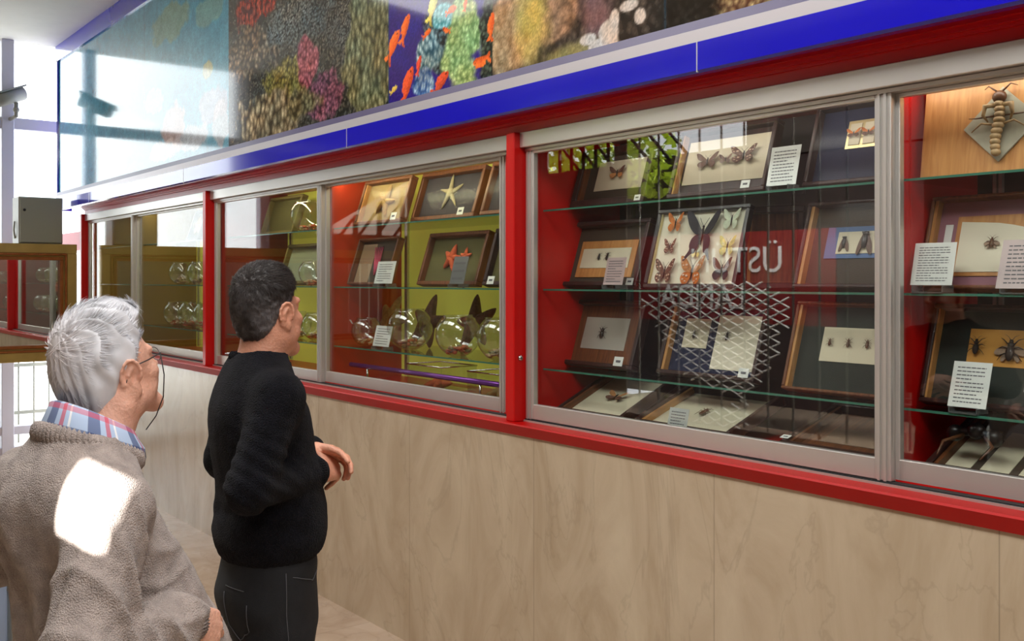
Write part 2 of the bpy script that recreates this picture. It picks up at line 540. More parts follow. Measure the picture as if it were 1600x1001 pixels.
# ------------------------------------------------------------------ show cases
POSTS = [X_MIR + 0.02, -6.632, -3.242, 0.19]
SH_Z = (2.012, 1.682, 1.350)
Y_BK = 0.60
def show_case(xl, xr, xm, back, label, part_mid=True, lock=False, sides=None):
    SL, SM = sides or (M_RED, M_RED)
    c = thing('display_case', label, 'display case', ((xl + xr) / 2, 0.3, 1.14))
    cx, cy, cz = (xl + xr) / 2, 0.3, 1.14
    def B(name, fn, parent=c):
        mb = MB(); fn(mb)
        o = mb.build(name, parent)
        o.location = (0, 0, 0)
        for v in o.data.vertices:
            v.co -= Vector((cx, cy, cz))
        return o
    PW = 0.055
    B('post', lambda m: m.box(xl - 0.027, xl + 0.027, 0.0, 0.09, 1.136, 2.326, M_RED, bev=0.004))
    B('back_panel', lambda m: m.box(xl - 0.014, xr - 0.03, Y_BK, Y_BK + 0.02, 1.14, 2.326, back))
    B('bottom_panel', lambda m: m.box(xl - 0.014, xr - 0.03, 0.085, Y_BK, 1.138, 1.152, M_RED))
    B('side_panel', lambda m: m.box(xl - 0.014, xl + 0.03, 0.115, Y_BK, 1.15, 2.326, SL))
    if part_mid:
        B('partition', lambda m: m.box(xm - 0.05, xm - 0.005, 0.14, Y_BK, 1.15, 2.326, SM))
    B('jamb_panel', lambda m: m.box(xr - 0.135, xr - 0.029, 0.082, 0.112, 1.148, 2.25, M_RED))
    # head track and sill rail
    def track(m):
        m.box(xl + 0.027, xr - 0.029, 0.03, 0.125, 2.264, 2.326, M_ALU, bev=0.002)
        m.box(xl + 0.03, xr - 0.03, 0.055, 0.125, 2.250, 2.262, M_ALU)
    B('head_track', track)
    def sill(m):
        m.box(xl + 0.03, xr - 0.03, 0.048, 0.13, 1.136, 1.143, M_ALU)
        m.box(xl + 0.03, xr - 0.03, 0.055, 0.125, 1.142, 1.147, M_RUBBER)
    B('sill_track', sill)
    for (a, b, y) in ((xl + 0.029, xm + 0.02, 0.072), (xm - 0.02, xr - 0.135, 0.098)):
        def door(m, a=a, b=b, y=y):
            for (p, q) in ((a, a + 0.052), (b - 0.052, b)):
                m.box(p, q, y - 0.012, y + 0.012, 1.148, 2.25, M_ALU, bev=0.002)
                m.box(p + 0.012, p + 0.020, y - 0.017, y - 0.012, 1.148, 2.25, M_ALU)
                m.box(p + 0.032, p + 0.040, y - 0.017, y - 0.012, 1.148, 2.25, M_ALU)
            m.box(a + 0.05, b - 0.05, y - 0.012, y + 0.012, 1.148, 1.210, M_ALU, bev=0.002)
            m.box(a + 0.05, b - 0.05, y - 0.012, y + 0.012, 2.238, 2.25, M_ALU, bev=0.002)
        d = B('sliding_door', door)
        B('glass_pane', lambda m, a=a, b=b, y=y: m.box(a + 0.05, b - 0.05, y - 0.003, y + 0.003, 1.21, 2.24, M_GLASS), d)
    if lock:
        mb = MB()
        mb.tube([(-0.002, 0, 0), (0.006, 0, 0)], [0.011, 0.010], M_STEEL, 16)
        mb.box(0.005, 0.007, -0.006, 0.006, -0.0012, 0.0012, M_RUBBER)
        o = mb.build('lock', c)
        lx, lz = at(812, 559, 0.03)
        o.location = (xl + 0.028 - cx, 0.032 - cy, lz - cz)
    # glass shelves on pilaster strips
    for (a, b) in ((xl + 0.035, xm - 0.055), (xm + 0.0, xr - 0.04)):
        for z in SH_Z:
            def shelf(m, a=a, b=b, z=z):
                m.box(a, b, 0.155, Y_BK - 0.02, z - 0.007, z, M_GLASS)
                m.box(a, b, 0.150, 0.155, z - 0.007, z, M_GLASSEDGE)
            B('glass_shelf', shelf)
        for px_ in (a + 0.05, b - 0.12):
            B('shelf_standard', lambda m, p=px_: (m.box(p, p + 0.012, Y_BK - 0.014, Y_BK, 1.16, 2.32, M_ALU), m.box(p + 0.018, p + 0.03, Y_BK - 0.014, Y_BK, 1.16, 2.32, M_ALU)))
    return c
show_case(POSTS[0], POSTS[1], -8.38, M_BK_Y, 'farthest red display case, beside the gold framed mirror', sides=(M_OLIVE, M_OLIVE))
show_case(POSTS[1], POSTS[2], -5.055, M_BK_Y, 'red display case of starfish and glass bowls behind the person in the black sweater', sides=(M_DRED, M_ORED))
caseB = show_case(POSTS[2], POSTS[3], -1.582, M_BK_D, 'nearest red display case holding the framed butterflies and insects', lock=True)

# ------------------------------------------------------------------ mirror, grey cabinet, security camera
mir = thing('wall_mirror', 'large mirror in a gold and bronze moulded frame at the far end of the cases', 'mirror', (X_MIR, -1.6, 0.985))
mb = MB()
Y0, Y1, ZB, ZT = -1.6, 1.565, 0.0, 1.06      # local y extents, z extents
def ring(mb, a, w, x0, x1, m):
    mb.box(x0, x1, Y0 + a, Y1 - a, ZT - a - w, ZT - a, m, bev=0.004)
    mb.box(x0, x1, Y0 + a, Y1 - a, ZB + a, ZB + a + w, m, bev=0.004)
    mb.box(x0, x1, Y0 + a, Y0 + a + w * 1.0, ZB + a + w, ZT - a - w, m, bev=0.004)
    mb.box(x0, x1, Y1 - a - w * 1.0, Y1 - a, ZB + a + w, ZT - a - w, m, bev=0.004)
ring(mb, 0.0, 0.085, -0.03, 0.035, M_GOLD)
ring(mb, 0.085, 0.02, -0.02, 0.045, M_GOLDB)
ring(mb, 0.105, 0.012, -0.02, 0.030, M_GOLD)
ring(mb, 0.117, 0.030, -0.02, 0.038, M_GOLDB)
mb.build('frame', mir)
mb = MB(); mb.box(-0.02, -0.008, Y0 + 0.14, Y1 - 0.14, ZB + 0.14, ZT - 0.14, M_MIRROR)
mb.build('mirror_glass', mir)

cab = thing('metal_cabinet', 'grey metal wall cabinet standing on top of the gold mirror frame', 'cabinet', (X_MIR - 0.12, -0.44, 2.046))
mb = MB(); mb.box(-0.13, 0.12, -0.08, 0.29, 0, 0.42, M_GREYM, bev=0.006); mb.build('body', cab)
mb = MB(); mb.box(0.12, 0.135, -0.07, 0.28, 0.01, 0.41, mat('grey_green_door', (146, 148, 134), 0.5), bev=0.004)
dr = mb.build('door', cab)
mb = MB(); mb.tube([(0.134, -0.035, 0.30), (0.141, -0.035, 0.30)], 0.012, M_RUBBER, 12); mb.build('lock', dr)
mb = MB()
mb.tube([(0.0, -0.085, 0.05), (0.03, -0.10, 0.12), (0.01, -0.09, 0.2)], 0.008, M_GREYM, 8)
mb.build('cable', cab)

cx_, cz_ = -10.45, 3.37
cc = thing('security_camera', 'silver security camera on a bracket at the window post', 'camera', (cx_, -0.42, cz_))
Mx = Matrix.Scale(1.45, 4) @ Matrix.Rotation(math.radians(24), 4, 'X') @ Matrix.Rotation(math.radians(20), 4, 'Z')
mb = MB(); mb.tube([(0, -0.10, 0.07), (0, 0.11, 0.07)], 0.047, M_GREYM, 20, M=Mx)
mb.box(-0.05, 0.05, -0.13, 0.13, 0.105, 0.115, M_GREYM, M=Mx)
mb.build('body', cc)
mb = MB(); mb.tube([(0, -0.115, 0.07), (0, -0.10, 0.07)], 0.035, M_RUBBER, 20, M=Mx); mb.build('lens', cc)
mb = MB(); mb.tube([(0, 0.03, 0.05), (0, 0.03, -0.08), (-0.12, 0.0, -0.10)], 0.02, M_GREYM, 10)
mb.ball((0, 0.03, -0.02), 0.03, M_GREYM); mb.build('bracket', cc)
# ------------------------------------------------------------------ yard beyond the opposite wall (seen only as reflections in the panes)
sbox('wall_outside', X_END - 3, X_R + 0.3, -8.62, -8.5, 0, 3.6, mat('dark_yard_wall', (46, 36, 34), 0.9, var=0.3, scale=1.2))
mb = MB()
for i in range(12):
    mb.box(-8.1 + i * 0.3, -8.085 + i * 0.3, Y_OPP - 0.12, Y_OPP - 0.10, 0.2, 3.7, M_GREYM)
g = thing('window_grille', 'grey bar grille in the opening of the opposite wall', 'grille', (-6.6, Y_OPP - 0.1, 0.2))
o = mb.build('bars', g); o.location = (6.6, -(Y_OPP - 0.1), -0.2)
sbox('wall_outside', -8.9, 0.6, -8.5, -8.42, 3.4, 4.2, M_DARKP)  # upper strip added to hide the sky gap below the canopy
sbox('added_sun_canopy', -8.3, -1.9, -8.4, Y_OPP - 0.02, 4.1, 4.2, M_DARKP)  # unseen canopy added to keep the sun out of the grille
mb = MB()
for i in range(6):
    xx = -9.5 + i * 0.22
    mb.box(xx, xx + 0.03, Y_OPP - 0.12, Y_OPP - 0.09, 3.05, 3.8, M_RUBBER)
for i in range(7):
    xx = -9.9 + i * 0.3
    mb.tube([(xx, Y_OPP - 0.14, 3.8), (xx + 0.75, Y_OPP - 0.14, 3.05)], 0.018, M_RUBBER, 6)
g = thing('window_grille', 'small dark diamond grille high in the opposite wall, against the leafy tree', 'grille', (-9.0, Y_OPP - 0.1, 3.05))
o = mb.build('bars', g); o.location = (9.0, -(Y_OPP - 0.1), -3.05)
# banner
Y_B = -6.4
def refb(px, py):
    return at(px, py, 0.17 + 6.4)
bx0, bx1 = refb(985, 440)[0], refb(1300, 440)[0]
bzt, bzb = refb(1160, 362)[1], refb(1160, 505)[1]
bxc = (bx0 + bx1) / 2
ban = thing('banner', 'red banner with white lettering hung outside behind the net', 'banner', (bxc, Y_B - 0.1, bzb))
mb = MB(); mb.box(bx0 - bxc, bx1 - bxc, -0.01, 0.01, 0, bzt - bzb, mat('red_banner_cloth', (130, 18, 20), 0.7)); mb.build('cloth', ban)
def text(body, size, m, parent, loc, rot, name='lettering'):
    cu = bpy.data.curves.new(name, 'FONT')
    cu.body = body; cu.size = size; cu.extrude = 0.004
    cu.align_x = 'CENTER'
    t = bpy.data.objects.new(name, cu); sc.collection.objects.link(t)
    me = bpy.data.meshes.new_from_object(t.evaluated_get(bpy.context.evaluated_depsgraph_get()))
    bpy.data.objects.remove(t)
    me.materials.clear(); me.materials.append(m)
    o = bpy.data.objects.new(name, me); sc.collection.objects.link(o)
    o.parent = parent; o.location = loc; o.rotation_euler = rot
    return o
M_WB = mat('white_banner_paint', (240, 240, 240), 0.6)
text('ÜSTÜN', 0.42, M_WB, ban, (0.15, 0.016, (bzt - bzb) * 0.56), (math.pi / 2, 0, math.pi))
text('LANDA', 0.40, M_WB, ban, (-0.35, 0.016, (bzt - bzb) * 0.16), (math.pi / 2, 0, math.pi))
# net: diamond mesh of round white cord cut to a ragged outline
def net(name, poly, label, y, a=0.23, b=0.055, r=0.011):
    t = thing(name, label, 'net', (poly[0][0], y, 0.0), group=None)
    mb = MB()
    def inside(x, z):
        c = False; n = len(poly)
        for i in range(n):
            x1, z1 = poly[i]; x2, z2 = poly[(i + 1) % n]
            if (z1 > z) != (z2 > z) and x < (x2 - x1) * (z - z1) / (z2 - z1) + x1:
                c = not c
        return c
    xs = [p[0] for p in poly]; zs = [p[1] for p in poly]
    ni = int((max(xs) - min(xs)) / a) + 2; nj = int((max(zs) - min(zs)) / b) + 2
    for i in range(ni):
        for j in range(nj):
            x = min(xs) + i * a + (j % 2) * a / 2; z = min(zs) + j * b
            for sx in (-1, 1):
                x2, z2 = x + sx * a / 2, z + b
                if inside((x + x2) / 2, (z + z2) / 2):
                    mb.tube([(x - poly[0][0], 0.01 * math.sin(x * 9), z), (x2 - poly[0][0], 0.01 * math.sin(x2 * 9), z2)], r, M_WHITE, 4, cap=False, smooth=False)
    mb.build('cord_mesh', t)
    return t
RY = 0.17 - (-6.2)
def refl(px, py):
    x, z = at(px, py, RY)
    return (x, z)
net('net', [refl(*p) for p in ((1005, 470), (1060, 445), (1180, 440), (1240, 470), (1215, 560), (1165, 625), (1080, 590))], 'white diamond mesh net hanging outside in front of the red banner', -6.2)
net('net', [refl(*p) for p in ((1085, 655), (1170, 625), (1165, 665), (1095, 690))], 'scrap of white mesh net low down outside', -6.2)
net('net', [refl(*p) for p in ((900, 470), (935, 470), (930, 520), (905, 520))], 'narrow strip of white mesh net outside', -6.2, 0.10, 0.07)
# foliage beyond the grille
rnd = random.Random(3)
mb = MB()
M_LEAF = mat('sunny_yellow_green_leaf', (190, 210, 70), 0.6)
for i in range(2600):
    c = Vector((-12.6 + rnd.random() * 3.0, -7.9 + rnd.random() * 0.8, 2.9 + rnd.random() * 2.1))
    a = Vector((rnd.uniform(-1, 1), rnd.uniform(-1, 1), rnd.uniform(-1, 1))).normalized() * 0.09
    b = a.orthogonal().normalized() * 0.05
    mb.add([c - a, c + b, c + a, c - b], [(0, 1, 2, 3)], M_LEAF)
hd = mb.build('tree')
tag(hd, 'yellow-green leafy tree crown outside, seen as a reflection in the panes', 'tree')
mb = MB(); mb.tube([(-11.2, -7.6, 0), (-11.1, -7.5, 3.3)], [0.14, 0.08], M_BROWN, 10); mb.build('trunk', hd)

# ------------------------------------------------------------------ coral reef mural
def hsh(ix, iy, s):
    v = np.sin(ix * 127.1 + iy * 311.7 + s * 74.7) * 43758.5453
    return v - np.floor(v)
def vnoise(x, y, s=0):
    ix, iy = np.floor(x), np.floor(y); fx, fy = x - ix, y - iy
    fx = fx * fx * (3 - 2 * fx); fy = fy * fy * (3 - 2 * fy)
    a = hsh(ix, iy, s); b = hsh(ix + 1, iy, s); c = hsh(ix, iy + 1, s); d = hsh(ix + 1, iy + 1, s)
    return (a * (1 - fx) + b * fx) * (1 - fy) + (c * (1 - fx) + d * fx) * fy
def fbm(x, y, s=0, o=4):
    r = 0; a = 0.5
    for i in range(o):
        r = r + a * vnoise(x * 2 ** i, y * 2 ** i, s + i); a *= 0.5
    return r / (1 - 0.5 ** o)
def voro(x, y, s=0):
    ix, iy = np.floor(x), np.floor(y)
    best = np.full(x.shape, 9.0); cid = np.zeros(x.shape)
    for i in (-1, 0, 1):
        for j in (-1, 0, 1):
            cx = ix + i; cy = iy + j
            px = cx + hsh(cx, cy, s); py = cy + hsh(cx, cy, s + 5)
            d = (px - x) ** 2 + (py - y) ** 2
            m = d < best
            best = np.where(m, d, best); cid = np.where(m, hsh(cx, cy, s + 9), cid)
    return np.sqrt(best), cid
def sm(a, b, x):
    t = np.clip((x - a) / (b - a), 0, 1)
    return t * t * (3 - 2 * t)
MUR_Y = -0.06
X0M, X1M, Z0M, Z1M = X_ML, -0.9, 2.556, 3.82
NX, NZ = 1560, 205
gx = np.linspace(X0M, X1M, NX); gz = np.linspace(Z0M, Z1M, NZ)
GX, GZ = np.meshgrid(gx, gz)
def uvp(px, py):
    return at(px, py, MUR_Y)
def warp(X, Z, amp, f, s):
    return X + amp * (fbm(X * f, Z * f, s) - 0.5), Z + amp * (fbm(X * f, Z * f, s + 7) - 0.5)
col = np.zeros((NZ, NX, 3))
def paint(mask, c):
    global col
    c = np.array(c, dtype=float) / 255 if not isinstance(c, np.ndarray) else c
    col = col * (1 - mask[..., None]) + c * mask[..., None]
def bumps(scale, lo, hi, s, st=(1, 1), sharp=1.0):
    """rounded coral knobs: bright knob centres, dark gaps"""
    wx, wz = warp(GX, GZ, 0.06, 6, s + 20)
    scale = scale * 1.9
    d, cid = voro(wx * scale * st[0], wz * scale * st[1], s)
    k = np.clip(1 - d * 1.25, 0, 1) ** sharp
    k = k * (0.65 + 0.5 * cid)
    n = (0.6 + 0.8 * fbm(GX * 30, GZ * 30, s + 3, 3)) * (0.65 + 0.6 * fbm(GX * 5, GZ * 5, s + 31, 3))
    lo = np.array(lo) / 255.; hi = np.array(hi) / 255.
    k = np.clip(k * n, 0, 1)[..., None]
    return lo * (1 - k) + hi * k
def blob(cx, cz, rx, rz, rough=0.62, s=0, f=9, soft=0.15):
    d = np.sqrt(((GX - cx) / rx) ** 2 + ((GZ - cz) / rz) ** 2) + rough * (fbm(GX * f, GZ * f, s) - 0.5) * 2
    return 1 - sm(1 - soft, 1 + soft, d)
def pb(px, py, rpx, rpy, **k):
    """blob from a photo position and radius"""
    x, z = uvp(px, py); xa = uvp(px - rpx, py)[0]; xb = uvp(px + rpx, py)[0]
    za = uvp(px, py - rpy)[1]; zb = uvp(px, py + rpy)[1]
    return blob(x, z, (xb - xa) / 2, (za - zb) / 2, **k)
# vertical bands of the reef, left to right
n1 = fbm(GX * 1.6, GZ * 3, 1, 5)
water = np.stack([34 + 80 * n1, 116 + 60 * n1, 146 + 50 * n1], -1) / 255
col = water.copy()
depth = sm(3.0, 3.6, GZ)[..., None]
col = col * (1 - 0.25 * depth) + np.array([40, 120, 150]) / 255 * 0.25 * depth
for (px, py, rx, ry, c, s) in ((265, 35, 30, 28, (120, 150, 120), 2), (325, 20, 20, 20, (110, 160, 150), 3), (270, 195, 18, 32, (206, 150, 130), 4),
                               (325, 110, 8, 14, (190, 170, 90), 5), (330, 165, 22, 26, (170, 160, 175), 6), (300, 215, 26, 18, (200, 190, 190), 7),
                               (240, 160, 14, 20, (150, 160, 180), 8), (255, 235, 26, 14, (210, 190, 180), 9), (345, 190, 12, 40, (190, 180, 180), 10)):
    paint(pb(px, py, rx, ry, s=s, rough=0.5) * 0.75, c)
tex = fbm(GX * 22, GZ * 22, 77, 4)
col *= (0.85 + 0.3 * tex)[..., None]
def band(pa, pbx, ramp=10):
    xa, xb = uvp(pa, 120)[0], uvp(pbx, 120)[0]
    w = 0.05
    wob = 0.12 * (fbm(GX * 4, GZ * 4, 31) - 0.5)
    return sm(xa - w, xa + w, GX + wob) * (1 - sm(xb - w, xb + w, GX + wob))
def band_hard(pa, pbx):
    xa, xb = uvp(pa, 120)[0], uvp(pbx, 120)[0]
    return ((GX >= xa) & (GX < xb)).astype(float)
b1 = band_hard(357, 607)
dark = bumps(26, (26, 28, 26), (104, 104, 94), 2)
paint(b1, dark)
paint(b1 * pb(400, 10, 38, 26, s=11), bumps(20, (70, 20, 20), (196, 92, 70), 3, (1, 0.6)))
paint(b1 * pb(392, 85, 36, 45, s=12), bumps(14, (44, 40, 34), (168, 150, 124), 4))
paint(b1 * pb(470, 25, 50, 40, s=13), bumps(34, (30, 34, 34), (130, 136, 130), 5))
paint(b1 * pb(450, 125, 34, 32, s=14), bumps(20, (60, 56, 26), (176, 166, 100), 6))
paint(b1 * pb(410, 190, 46, 44, s=15), bumps(12, (58, 50, 36), (206, 190, 150), 7, (1, 0.7)))
paint(b1 * pb(482, 95, 17, 40, s=16), bumps(20, (80, 40, 50), (196, 124, 134), 8))
paint(b1 * pb(505, 150, 26, 34, s=17), bumps(22, (54, 36, 46), (160, 104, 120), 9))
paint(b1 * pb(470, 165, 26, 22, s=21), bumps(16, (50, 46, 30), (170, 160, 120), 22))
paint(b1 * pb(540, 40, 30, 50, s=18), bumps(40, (24, 26, 26), (112, 114, 106), 10))
paint(b1 * pb(578, 100, 38, 150, s=19), bumps(18, (52, 54, 36), (150, 150, 112), 11, (1.0, 0.5)))
b2 = band_hard(607, 770)
paint(b2, [48, 36, 110])
paint(b2 * pb(690, 40, 36, 60, s=24), bumps(24, (18, 22, 26), (90, 110, 110), 12))
paint(b2 * pb(672, 85, 24, 36, s=25), bumps(26, (40, 70, 80), (216, 232, 220), 13, (1, 0.6)))
paint(b2 * pb(660, 130, 20, 22, s=26), bumps(24, (30, 60, 110), (200, 220, 220), 14, (1, 0.6)))
paint(b2 * pb(722, 68, 30, 62, s=27), bumps(22, (92, 122, 70), (196, 220, 150), 15))
paint(b2 * pb(762, 60, 14, 90, s=28), bumps(24, (16, 20, 18), (90, 100, 80), 16))
paint(b2 * pb(692, 25, 14, 20, s=29), bumps(24, (50, 120, 120), (160, 210, 210), 17))
b3 = band_hard(770, 1400)
paint(b3, bumps(16, (28, 26, 24), (82, 74, 66), 18))
paint(b3 * pb(800, 50, 46, 66, s=33, rough=0.2), bumps(15, (120, 96, 66), (190, 160, 122), 19, (1, 1), 0.6))
paint(b3 * pb(855, 20, 42, 50, s=34, rough=0.2), bumps(13, (92, 74, 58), (162, 130, 104), 20, (1, 1), 0.6))
paint(b3 * pb(830, 35, 26, 60, s=35, rough=0.5, soft=0.6) * 0.6, [196, 190, 84])
paint(b3 * pb(900, 90, 44, 22, s=36, soft=0.5) * 0.8, [150, 146, 92])
paint(b3 * pb(930, 20, 26, 40, s=37, soft=0.6) * 0.7, [130, 96, 100])
for (px, py, rx, ry) in ((952, 50, 14, 16), (985, 8, 18, 10), (940, 70, 20, 10), (1000, 25, 9, 12), (960, 30, 7, 14), (918, 62, 12, 8)):
    paint(b3 * pb(px, py, rx, ry, s=px, rough=0.5), [186, 176, 166])
paint(b3 * pb(1080, 20, 50, 60, s=41, soft=0.4), bumps(20, (16, 16, 14), (44, 40, 34), 23))
xa = uvp(1130, 20)[0]
paint(sm(xa - 0.05, xa + 0.05, GX + 0.1 * (fbm(GX * 8, GZ * 8, 5) - 0.5)), bumps(22, (64, 34, 26), (214, 190, 130), 24))
# orange fish
def fish(px, py, L, ang, c=(232, 96, 40)):
    global col
    x, z = uvp(px, py); L = abs(uvp(px + L, py)[0] - x)
    ca, sa = math.cos(math.radians(ang)), math.sin(math.radians(ang))
    u = ((GX - x) * ca + (GZ - z) * sa) / L; v = (-(GX - x) * sa + (GZ - z) * ca) / L
    body = (np.abs(u) < 0.6) & (np.abs(v) < 0.5) & ((u * (1 + 0.25 * v)) ** 2 / 0.19 + v ** 2 / (0.022 + 0.012 * np.clip(u, -0.6, 0.6)) < 1)
    tail = (u < -0.34) & (u > -0.62) & (np.abs(v) < np.clip((-u - 0.30) * 0.75, 0, 1)) & (np.abs(v) > (-u - 0.5) * 0.5)
    fin = (v > 0.1) & (v < 0.26 - 0.25 * np.abs(u + 0.05)) & (np.abs(u) < 0.3)
    m = (body | tail | fin).astype(float)
    shade = (0.8 + 0.35 * sm(-0.2, 0.15, v))[..., None]
    cc = np.clip(np.array(c) / 255 * shade, 0, 1)
    paint(m, cc)
    eye = ((u - 0.30) ** 2 + (v - 0.03) ** 2) < 0.0010
    paint(eye.astype(float), [20, 16, 14])
for f in ((616, 68, 30, 50), (634, 42, 26, 62), (706, 16, 17, 10), (668, 52, 14, 20), (697, 46, 12, 160), (750, 95, 27, 185), (768, 38, 26, 82),
          (638, 130, 34, 62, (206, 78, 44)), (690, 128, 30, 35, (196, 72, 44)), (655, 100, 17, 70, (196, 70, 50)), (728, 4, 14, 70), (678, 6, 30, 60, (200, 190, 90)), (616, 140, 12, 20, (190, 170, 80))):
    fish(*f)
# tumble of colour variety and fine grain over the reef
hue = fbm(GX * 9, GZ * 9, 91, 3)[..., None]
reef = (GX > uvp(357, 120)[0]).astype(float)[..., None]
col = col * (1 - 0.22 * reef * (hue - 0.5) * np.array([1.0, -0.2, -1.2]))
col = col * (0.86 + 0.28 * hsh(np.floor(GX * 190), np.floor(GZ * 190), 3))[..., None]
# board seams
col = col * (1 + 0.12 * reef)
for px in (226, 607, 1040):
    xs = uvp(px, 100)[0]
    paint((np.abs(GX - xs) < 0.006).astype(float) * 0.5, [40, 70, 90])
col = np.clip(col, 0, 1) ** 2.2
nv = NX * NZ
verts = np.zeros((nv, 3), dtype=np.float32)
verts[:, 0] = GX.ravel(); verts[:, 1] = MUR_Y; verts[:, 2] = GZ.ravel()
I = np.arange(nv).reshape(NZ, NX)
quads = np.stack([I[:-1, :-1], I[:-1, 1:], I[1:, 1:], I[1:, :-1]], -1).reshape(-1, 4)
def np_mesh(name, verts, faces, mats, smooth=True, cols=None):
    me = bpy.data.meshes.new(name)
    k = faces.shape[1]
    me.vertices.add(len(verts)); me.vertices.foreach_set('co', verts.astype(np.float32).ravel())
    me.loops.add(faces.size); me.loops.foreach_set('vertex_index', faces.astype(np.int32).ravel())
    me.polygons.add(len(faces))
    me.polygons.foreach_set('loop_start', np.arange(0, faces.size, k, dtype=np.int32))
    try:
        me.polygons.foreach_set('loop_total', np.full(len(faces), k, dtype=np.int32))
    except Exception:
        pass
    me.polygons.foreach_set('use_smooth', np.full(len(faces), smooth, dtype=bool))
    if cols is not None:
        ca = me.color_attributes.new('print', 'FLOAT_COLOR', 'POINT')
        ca.data.foreach_set('color', np.concatenate([cols, np.ones((len(cols), 1))], 1).astype(np.float32).ravel())
    for m in mats:
        me.materials.append(m)
    me.update(calc_edges=True); me.validate()
    o = bpy.data.objects.new(name, me)
    sc.collection.objects.link(o)
    return o
M_MUR = mat('printed_reef_board', (128, 128, 128), 0.09, coat=0.35)
at_ = M_MUR.node_tree.nodes.new('ShaderNodeAttribute'); at_.attribute_name = 'print'
M_MUR.node_tree.links.new(at_.outputs['Color'], M_MUR.node_tree.nodes['Principled BSDF'].inputs['Base Color'])
mural = thing('mural_board', 'long glossy coral reef picture above the display cases', 'mural', ((X0M + X1M) / 2, MUR_Y + 0.03, Z0M))
pr = np_mesh('print', verts - np.array([(X0M + X1M) / 2, MUR_Y + 0.03, Z0M], dtype=np.float32), quads, [M_MUR], False, col.reshape(-1, 3))
pr.parent = mural
mb = MB(); mb.box(X0M - (X0M + X1M) / 2, X_R - (X0M + X1M) / 2, -0.028, 0.03, 0, Z1M - Z0M, M_GREYM); mb.build('backing_board', mural)
# ------------------------------------------------------------------ specimens
def bez(pts, n=6):
    """closed smooth outline through points (Catmull-Rom)"""
    out = []; N = len(pts)
    for i in range(N):
        p0, p1, p2, p3 = (Vector(pts[(i + k - 1) % N]) for k in range(4))
        for j in range(n):
            t = j / n
            out.append(tuple(0.5 * ((2 * p1) + (-p0 + p2) * t + (2 * p0 - 5 * p1 + 4 * p2 - p3) * t * t + (-p0 + 3 * p1 - 3 * p2 + p3) * t ** 3)))
    return out
def fan(mb, poly, t, m, M):
    """outline with thickness, filled from its centre (copes with concave outlines)"""
    n = len(poly); cx = sum(p[0] for p in poly) / n; cz = sum(p[1] for p in poly) / n
    v = [(cx, 0, cz)] + [(x, 0, z) for x, z in poly] + [(cx, t, cz)] + [(x, t, z) for x, z in poly]
    f = []
    for i in range(n):
        j = (i + 1) % n
        f.append((0, 1 + i, 1 + j)); f.append((n + 1, n + 2 + j, n + 2 + i)); f.append((1 + i, n + 2 + i, n + 2 + j, 1 + j))
    mb.add(v, f, m, False, M)
FORE = [(0.03, 0.05), (0.18, 0.28), (0.36, 0.48), (0.50, 0.50), (0.47, 0.34), (0.42, 0.16), (0.30, 0.03), (0.12, -0.02)]
HIND = [(0.03, -0.02), (0.20, 0.0), (0.34, -0.06), (0.40, -0.22), (0.32, -0.38), (0.20, -0.42), (0.10, -0.30), (0.04, -0.14)]
SWAL = [(0.03, -0.02), (0.18, -0.02), (0.28, -0.12), (0.31, -0.28), (0.29, -0.40), (0.40, -0.62), (0.37, -0.66), (0.24, -0.50), (0.13, -0.44), (0.07, -0.24)]
SFOR = [(0.03, 0.04), (0.14, 0.24), (0.34, 0.50), (0.48, 0.58), (0.52, 0.50), (0.42, 0.24), (0.28, 0.06), (0.14, -0.02)]
def butterfly(parent, x, z, size, c1, c2, spots=None, swallow=False, name='butterfly', y=0.0, label=None, rot=0.0):
    """pinned butterfly, wings raised a little off the card; front faces -y"""
    mb = MB()
    base = Matrix.Translation((x, y, z)) @ Matrix.Rotation(rot, 4, 'Y') @ Matrix.Scale(size, 4)
    if name == 'moth':
        base = base @ Matrix.Diagonal((1.25, 1, 0.72, 1))
    for s in (-1, 1):
        Ms = base @ Matrix.Scale(s, 4, (1, 0, 0)) @ Matrix.Rotation(math.radians(-12), 4, 'Z')
        fan(mb, bez(SWAL if swallow else HIND), 0.01, c2, Ms @ Matrix.Translation((0, 0.012, 0)))
        fan(mb, bez(SFOR if swallow else FORE), 0.01, c1, Ms)
        if spots:
            for (sx, sz, r) in ((0.40, 0.42, 0.035), (0.42, 0.30, 0.03), (0.36, 0.20, 0.035), (0.24, 0.22, 0.05), (0.30, -0.12, 0.05), (0.30, -0.26, 0.04), (0.20, -0.32, 0.035), (0.18, -0.14, 0.05)):
                mb.ball((sx, -0.006, sz), (r, 0.008, r * 0.8), spots, 8, Ms)
    mb.tube([(0, -0.01, 0.16), (0, -0.03, 0.06), (0, -0.02, -0.10), (0, -0.01, -0.26)], [0.022, 0.035, 0.026, 0.012], M_BUG, 8, M=base)
    mb.ball((0, -0.02, 0.19), 0.03, M_BUG, 8, base)
    for s in (-1, 1):
        mb.tube([(0.01 * s, -0.02, 0.2), (0.08 * s, -0.03, 0.30), (0.14 * s, -0.03, 0.40)], 0.006, M_BUG, 5, M=base)
    o = mb.build(name, parent)
    if label: o['label'] = label
    return o
M_BUG = mat('dark_insect_shell', (44, 32, 26), 0.35)
M_BUGB = mat('brown_insect_shell', (92, 58, 34), 0.4, var=0.2, scale=200)
M_ORW = mat('orange_wing', (190, 106, 34), 0.7, var=0.3, scale=90)
M_BKW = mat('black_wing', (28, 24, 34), 0.6)
M_BRW = mat('brown_wing', (96, 64, 50), 0.7, var=0.5, scale=120)
M_BNW = mat('tan_wing', (176, 120, 70), 0.7, var=0.35, scale=110)
M_PLW = mat('pale_green_wing', (196, 204, 178), 0.7, var=0.15, scale=90)
M_YEW = mat('pale_yellow_wing', (214, 196, 122), 0.7, var=0.3, scale=90)
